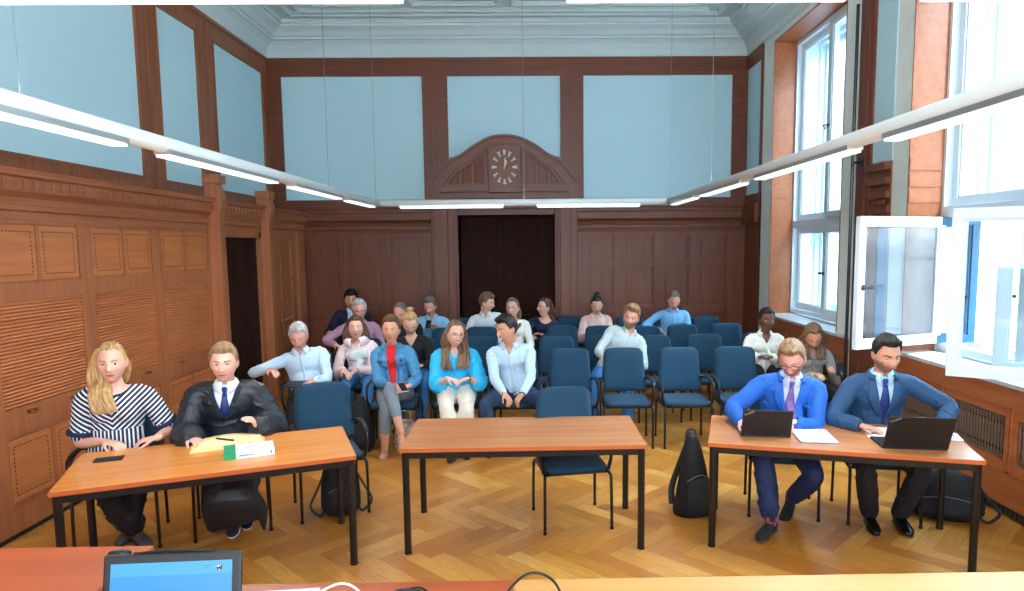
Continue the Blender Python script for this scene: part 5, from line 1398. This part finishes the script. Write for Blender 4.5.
ppl('turq', 'smiling woman with long brown hair and glasses in a turquoise blouse and cream trousers', head=(-.815,7.02,1.175), yaw=22, pitch=8, roll=4, fem=1, vox=.008, sw=.175, fat=1.05,
    wl=(-.86,6.74,.765), wr=(-.66,6.74,.765), hl=(.8,-.45,-.15), hr=(-.8,-.45,-.15), al=(-.80,6.60,.085), ar=(-.70,6.70,.085), kl=(-.1,-1,.8), kr=(.1,-1,.8),
    hair=dict(T=.010, front=.68, side=-.25, back=-.85, crown=.006, locks=[
      ([(-.05,-.02,.09),(-.082,.01,.0),(-.078,.0,-.08)], [(-.085,-.05,.02),(-.09,-.11,-.06),(-.08,-.135,-.15),(-.07,-.14,-.20)], .018, 4),
      ([(.05,-.01,.09),(.078,.02,.0),(.07,.01,-.08)], [(.09,-.04,.02),(.10,-.10,-.06),(.09,-.13,-.15),(.08,-.14,-.19)], .020, 5)]), hcol='mid',
    skin='fair', face=('glasses','smile','watch'), top=dict(kind='blouse', mat=TURQ, sleeve=1.15, off=.024, wide=.038, vneck=.07, amp=.014, collar=False), legmat=WHT, leg='wide')
ppl('wshirt', 'smiling man with dark hair in a pale blue shirt, hands clasped between his knees', head=(-.275,6.93,1.225), yaw=-48, pitch=12, roll=-8, vox=.008,
    wl=(-.30,6.60,.64), wr=(-.12,6.60,.63), hl=(.55,-.4,-.6), hr=(-.55,-.4,-.6), curl=.7, el=(-.5,.4,-.7), er=(.5,.4,-.7), al=(-.42,6.75,.085), ar=(.05,6.72,.085), kl=(-.5,-1,.7), kr=(.5,-1,.7),
    hair=dict(T=.013, front=.56, side=.0, back=-.4, crown=.016, quiff=.016), hcol='black', skin='tan', face=('smile','watch'), top=dict(kind='shirt', mat=SHP, sleeve=1.93, open=1.2, vneck=.07), legmat=JEANSD)
# --- second row
ppl('pink', 'girl with shoulder-length brown hair in a pale pink hooded jacket and jeans', head=(-2.09,8.0,1.13), yaw=4, pitch=-4, fem=1, vox=.009, sw=.175,
    wl=(-2.18,7.74,.69), wr=(-2.02,7.74,.69), hl=(.6,-.5,-.4), hr=(-.6,-.5,-.4), al=(-2.15,7.55,.085), ar=(-1.92,7.55,.085),
    hair=dict(T=.014, front=.60, side=-.4, back=-.85, crown=.008, locks=[([(-.05,-.02,.08),(-.085,.0,.0),(-.085,.0,-.08)], [(-.085,-.02,.03),(-.075,-.03,.0)], .022, 4), ([(.05,-.02,.08),(.085,.0,.0),(.085,.0,-.08)], [(.085,-.02,.03),(.08,-.03,.0)], .022, 4)]), hcol='brown',
    skin='fair', eyes='down', top=dict(kind='hoodie', mat=PINKW, mat2=MINT), legmat=JEANS)
ppl('blond', 'blond woman with glasses and tied-up hair in black, looking down', head=(-1.46,8.05,1.175), yaw=6, pitch=30, fem=1, vox=.009,
    wl=(-1.5,7.8,.72), wr=(-1.3,7.78,.72), hair=dict(kind='bun', bun=(0,.06,.125), T=.011, front=.62, side=-.05, back=-.55, crown=.006), hcol='blond', skin='fair', eyes='down', face=('glasses',),
    top=dict(kind='blouse', mat=BLK, vneck=.12, collar=False), legmat=JEANS)
ppl('beige', 'bearded man with swept light brown hair in a pale grey-green shirt, leaning sideways', head=(1.15,8.0,1.225), yaw=-26, pitch=8, roll=16, vox=.009, hip=(-.0,.02,.555), h=6,
    wl=(.80,7.72,.80), wr=(1.18,7.78,.74), el=(-.6,.4,-.7), hl=(.4,-.7,-.3), al=(.66,7.55,.085), ar=(1.05,7.55,.085), kl=(-.5,-1,.8),
    hair=dict(T=.013, front=.58, side=.02, back=-.45, crown=.020, sweep=-.5, quiff=.030), hcol='sand', skin='pink', face=('beard',), top=dict(kind='shirt', mat=SHG, open=1.1, vneck=.06), legmat=JEANS)
ppl('black', 'dark-skinned woman with black hair in a white blouse in front of the window sill', head=(2.785,8.08,1.165), yaw=10, pitch=2, fem=1, vox=.009, skin='dark', iris=IRISB,
    wl=(2.62,7.86,.76), wr=(2.78,7.84,.76), hair=dict(T=.012, front=.56, side=-.02, back=-.5, crown=.008), hcol='black', top=dict(kind='blouse', mat=CREAM, off=.018, wide=.02, vneck=.09, open=1.3, amp=.012), legmat=DRK)
ppl('phone', 'woman with long light brown hair in a grey knit jacket looking at a phone', head=(2.935,7.08,1.105), yaw=-8, pitch=38, fem=1, vox=.008,
    wl=(2.86,6.86,.74), wr=(3.06,6.88,.76), hl=(.3,-.8,.1), hr=(-.2,-.8,.35), nr=(-.8,0,-.3), curl=.6, al=(2.85,6.75,.085), ar=(3.08,6.75,.085),
    hair=dict(T=.012, front=.64, side=-.3, back=-.85, crown=.006, locks=[([(-.05,-.03,.09),(-.085,-.02,.0),(-.085,-.03,-.08)], [(-.085,-.10,.03),(-.08,-.14,-.05),(-.07,-.15,-.10)], .022, 4), ([(.05,-.03,.09),(.085,-.02,.0),(.085,-.03,-.08)], [(.085,-.10,.03),(.08,-.14,-.05),(.07,-.15,-.10)], .022, 4)]), hcol='mid',
    skin='tan', eyes='down', top=dict(kind='blouse', mat=GREYJ, vneck=.06, btn=BLACKP, amp=.010, open=1.1), legmat=DRK)
# --- third row
ppl('mauve', 'man with white hair and dark glasses in a mauve shirt behind the pink hoodie', head=(-2.345,9.18,1.235), yaw=8, pitch=10, vox=.010, fat=1.1, sw=.20,
    wl=(-2.62,8.98,.80), wr=(-2.1,8.98,.74), el=(-1,.2,-.4), hair=dict(T=.014, front=.60, side=.0, back=-.45, crown=.012), hcol='grey', skin='pink', face=('glasses_dark',), top=dict(kind='shirt', mat=MAUVE), legmat=JEANS)
ppl('bald', 'balding man almost hidden behind the blond woman and the denim woman', head=(-1.80,9.25,1.20), yaw=-20, pitch=34, vox=.010, hair=dict(T=.006, front=.95, side=.1, back=-.45, crown=0), hcol='greybrown', skin='pink', eyes='down', top=dict(kind='sweater', mat=BLK, sleeve=1.9, neck=.02), legmat=DRK)
ppl('wblouse', 'woman with light brown ponytail and glasses in a white top', head=(-.295,9.5,1.215), yaw=-14, pitch=2, fem=1, vox=.010,
    hair=dict(T=.009, front=.66, side=-.05, back=-.6, crown=.004, tail=([(.03,.09,.02),(.06,.10,-.05)], [(.07,.02,.0),(.08,-.06,-.06),(.07,-.10,-.14)])), hcol='mid', skin='fair', face=('glasses',), top=dict(kind='sweater', mat=CREAM, sleeve=1.9, neck=.04, wide=.012), legmat=JEANSD)
# --- back row
ppl('darkback', 'dark-haired man in navy in the back left corner behind the white-haired man', head=(-2.72,10.2,1.30), yaw=4, pitch=8, vox=.011, hair=dict(T=.014, front=.52, side=0, back=-.45, crown=.02), hcol='black', skin='tan', wl=(-3.0,10.0,.85), top=dict(kind='suit', mat=NAVY, inner=SHP, vb=.3, vw=.06), legmat=DRK)
ppl('ltblue', 'man with grey-brown hair in a light blue shirt looking down at a phone', head=(-1.53,10.1,1.20), yaw=-14, pitch=24, vox=.010, wl=(-1.52,9.88,.93), wr=(-1.36,9.88,.93), hl=(.5,-.5,.4), hr=(-.7,-.4,.2),
    hair=dict(T=.013, front=.62, side=.0, back=-.45, crown=.012), hcol='greybrown', skin='pink', eyes='down', top=dict(kind='shirt', mat=SHB), legmat=DRK)
ppl('prof', 'young man in a white shirt turned in profile towards the woman in white', head=(-.70,10.2,1.235), yaw=62, pitch=14, vox=.010, h=8, wl=(-.95,9.95,.78), wr=(-.52,9.92,.80),
    hair=dict(T=.015, front=.54, side=.0, back=-.45, crown=.018), hcol='mid', skin='fair', top=dict(kind='shirt', mat=SHW), legmat=DRK)
ppl('navy', 'woman with long brown hair and glasses in a navy top, turned to the left', head=(.165,10.2,1.155), yaw=-52, pitch=-2, fem=1, vox=.010, wl=(-.05,9.95,.75), wr=(.12,9.93,.78),
    hair=dict(T=.011, front=.64, side=-.1, back=-.85, crown=.006, locks=[([(.0,.09,.06),(.04,.11,-.04)], [(.07,.04,.02),(.12,.0,-.06),(.15,-.02,-.14)], .018, 4)]), hcol='brown', skin='fair', face=('glasses',), top=dict(kind='sweater', mat=NAVY, sleeve=1.9, neck=.06, nw=.11), legmat=DRK)
ppl('bun', 'young woman with dark hair in a top bun wearing a pink blouse, looking down', head=(.945,10.2,1.185), yaw=-2, pitch=22, fem=1, vox=.010, wl=(.80,9.95,.74), wr=(1.0,9.95,.74),
    hair=dict(kind='bun', bun=(0,.03,.14), T=.008, front=.62, side=.0, back=-.5, crown=.004), hcol='dark', skin='fair', eyes='down', top=dict(kind='blouse', mat=PINKB, off=.018, wide=.02, open=1.2), legmat=JEANS)
ppl('blue', 'balding man in a light blue shirt with one hand on his hip, looking down', head=(2.11,10.2,1.245), yaw=-4, pitch=32, vox=.010, sw=.20, wl=(1.90,10.15,.80), wr=(2.25,9.98,.76), hl=(.6,.2,-.6), el=(-1,.1,-.15),
    hair=dict(T=.007, front=.80, side=.05, back=-.45, crown=.004), hcol='greybrown', skin='pink', eyes='down', top=dict(kind='shirt', mat=SHC, amp=.010), legmat=DRK)

# things people hold
def held(kind, loc, rot, label, w=.075, d=.15, m=None):
    g = MB(); g.box(-w/2, w/2, -d/2, d/2, -.004, .004); o = empty(kind, loc); o.rotation_euler = rot; tag(o, label, kind.replace('smart','').replace('_computer',''))
    g.build('case', m or BLACKP, o, bevel=.003); g = MB(); g.box(-w/2+.004, w/2-.004, -d/2+.006, d/2-.006, .004, .005); g.build('screen', mat('black_glass'), o); return o
held('tablet_computer', (-2.32,6.70,.735), (radians(6),0,0), 'dark tablet lying in the grey-haired man\'s lap', .30, .21)
held('smartphone', (-1.30,6.66,.70), (radians(25),0,radians(30)), 'phone in a pale pink case in the denim woman\'s hands', .075, .15, mat('pink_case', (226,170,176), .5))
held('smartphone', (-1.52,9.82,.97), (radians(40),0,0), 'black phone in the hands of the man in the light blue shirt', .075, .15)
held('smartphone', (3.10,6.78,.80), (radians(45),0,radians(-20)), 'phone held up by the woman in grey', .075, .15)
# ------------------------------------------------------------------ camera
cam = bpy.data.cameras.new('camera'); co = bpy.data.objects.new('camera', cam); COL.objects.link(co); SC.camera = co
def _cam():
    a, b, c = .102, -.016, -.009
    Ry = Matrix(((cos(b),0,sin(b)),(0,1,0),(-sin(b),0,cos(b)))); Rx = Matrix(((1,0,0),(0,cos(a),-sin(a)),(0,sin(a),cos(a)))); Rz = Matrix(((cos(c),-sin(c),0),(sin(c),cos(c),0),(0,0,1)))
    R = Rz @ Rx @ Ry
    w = [V((R[i][0], R[i][2], -R[i][1])) for i in range(3)]
    X, Y, Zz = w[0], -w[1], -w[2]
    return Matrix(((X.x,Y.x,Zz.x,0),(X.y,Y.y,Zz.y,0),(X.z,Y.z,Zz.z,2.07),(0,0,0,1)))
co.matrix_world = _cam()
cam.sensor_width = 36; cam.lens = 682.9/1024*36; cam.shift_x = -32.6/1024; cam.shift_y = 20.8/1024; cam.clip_end = 200

# ------------------------------------------------------------------ light
w = bpy.data.worlds.new('world'); SC.world = w; w.use_nodes = True; nt = w.node_tree
bg = nt.nodes['Background']; bg.inputs['Color'].default_value = (.62,.80,1,1); bg.inputs['Strength'].default_value = 11.0
def area(name, loc, rot, sx, sy, power, col):
    l = bpy.data.lights.new(name, 'AREA'); l.shape = 'RECTANGLE'; l.size = sx; l.size_y = sy; l.energy = power; l.color = col
    o = bpy.data.objects.new(name, l); COL.objects.link(o); o.location = loc; o.rotation_euler = rot; return o
# daylight above the street, slanting in through each tall window
for k, (a, b) in enumerate(NIC):
    o = area('daylight', (6.4, (a+b)/2, 7.4), (0, 0, 0), 2.6, 3.0, (600, 2600, 4000, 3000)[k], (.72,.86,1))
    d = V((2.2, (a+b)/2-.2, 1.6))-o.location; o.rotation_euler = d.to_track_quat('-Z', 'Y').to_euler()
# added fill light from behind the camera, set in the made-up rear opening
area('rear_fill_light', (0, YF-.1, 3.1), (radians(84), 0, 0), 5.0, 2.9, 170, (1,.95,.88))
sun = bpy.data.lights.new('sun', 'SUN'); sun.energy = 28; sun.angle = radians(2); sun.color = (1,.97,.94); so = bpy.data.objects.new('sun', sun); COL.objects.link(so)
so.rotation_euler = V((.55,.35,-.75)).to_track_quat('-Z', 'Y').to_euler()
# luminaires in the hanging frame
for c in (x0, x1):
    area('lamp_light', (c, 4.9, 2.50), (0, 0, 0), .08, 6.3, 55, (1,.97,.92))
for (x, y, sx, sy) in ((x0, 4.9, .06, 6.2), (x1, 4.9, .06, 6.2), (-.1, 8.35, 3.2, .06)):
    area('uplight', (x, y, LZ+.05), (pi, 0, 0), sx, sy, 14, (.95,.98,1))
vs = SC.view_settings; vs.view_transform = 'Standard'; vs.look = 'None'; vs.exposure = 0.08; vs.gamma = 1; vs.use_curve_mapping = False
SC.cycles.use_denoising = True; SC.cycles.max_bounces = 8; SC.cycles.diffuse_bounces = 4; SC.cycles.transparent_max_bounces = 12; SC.cycles.sample_clamp_indirect = 6
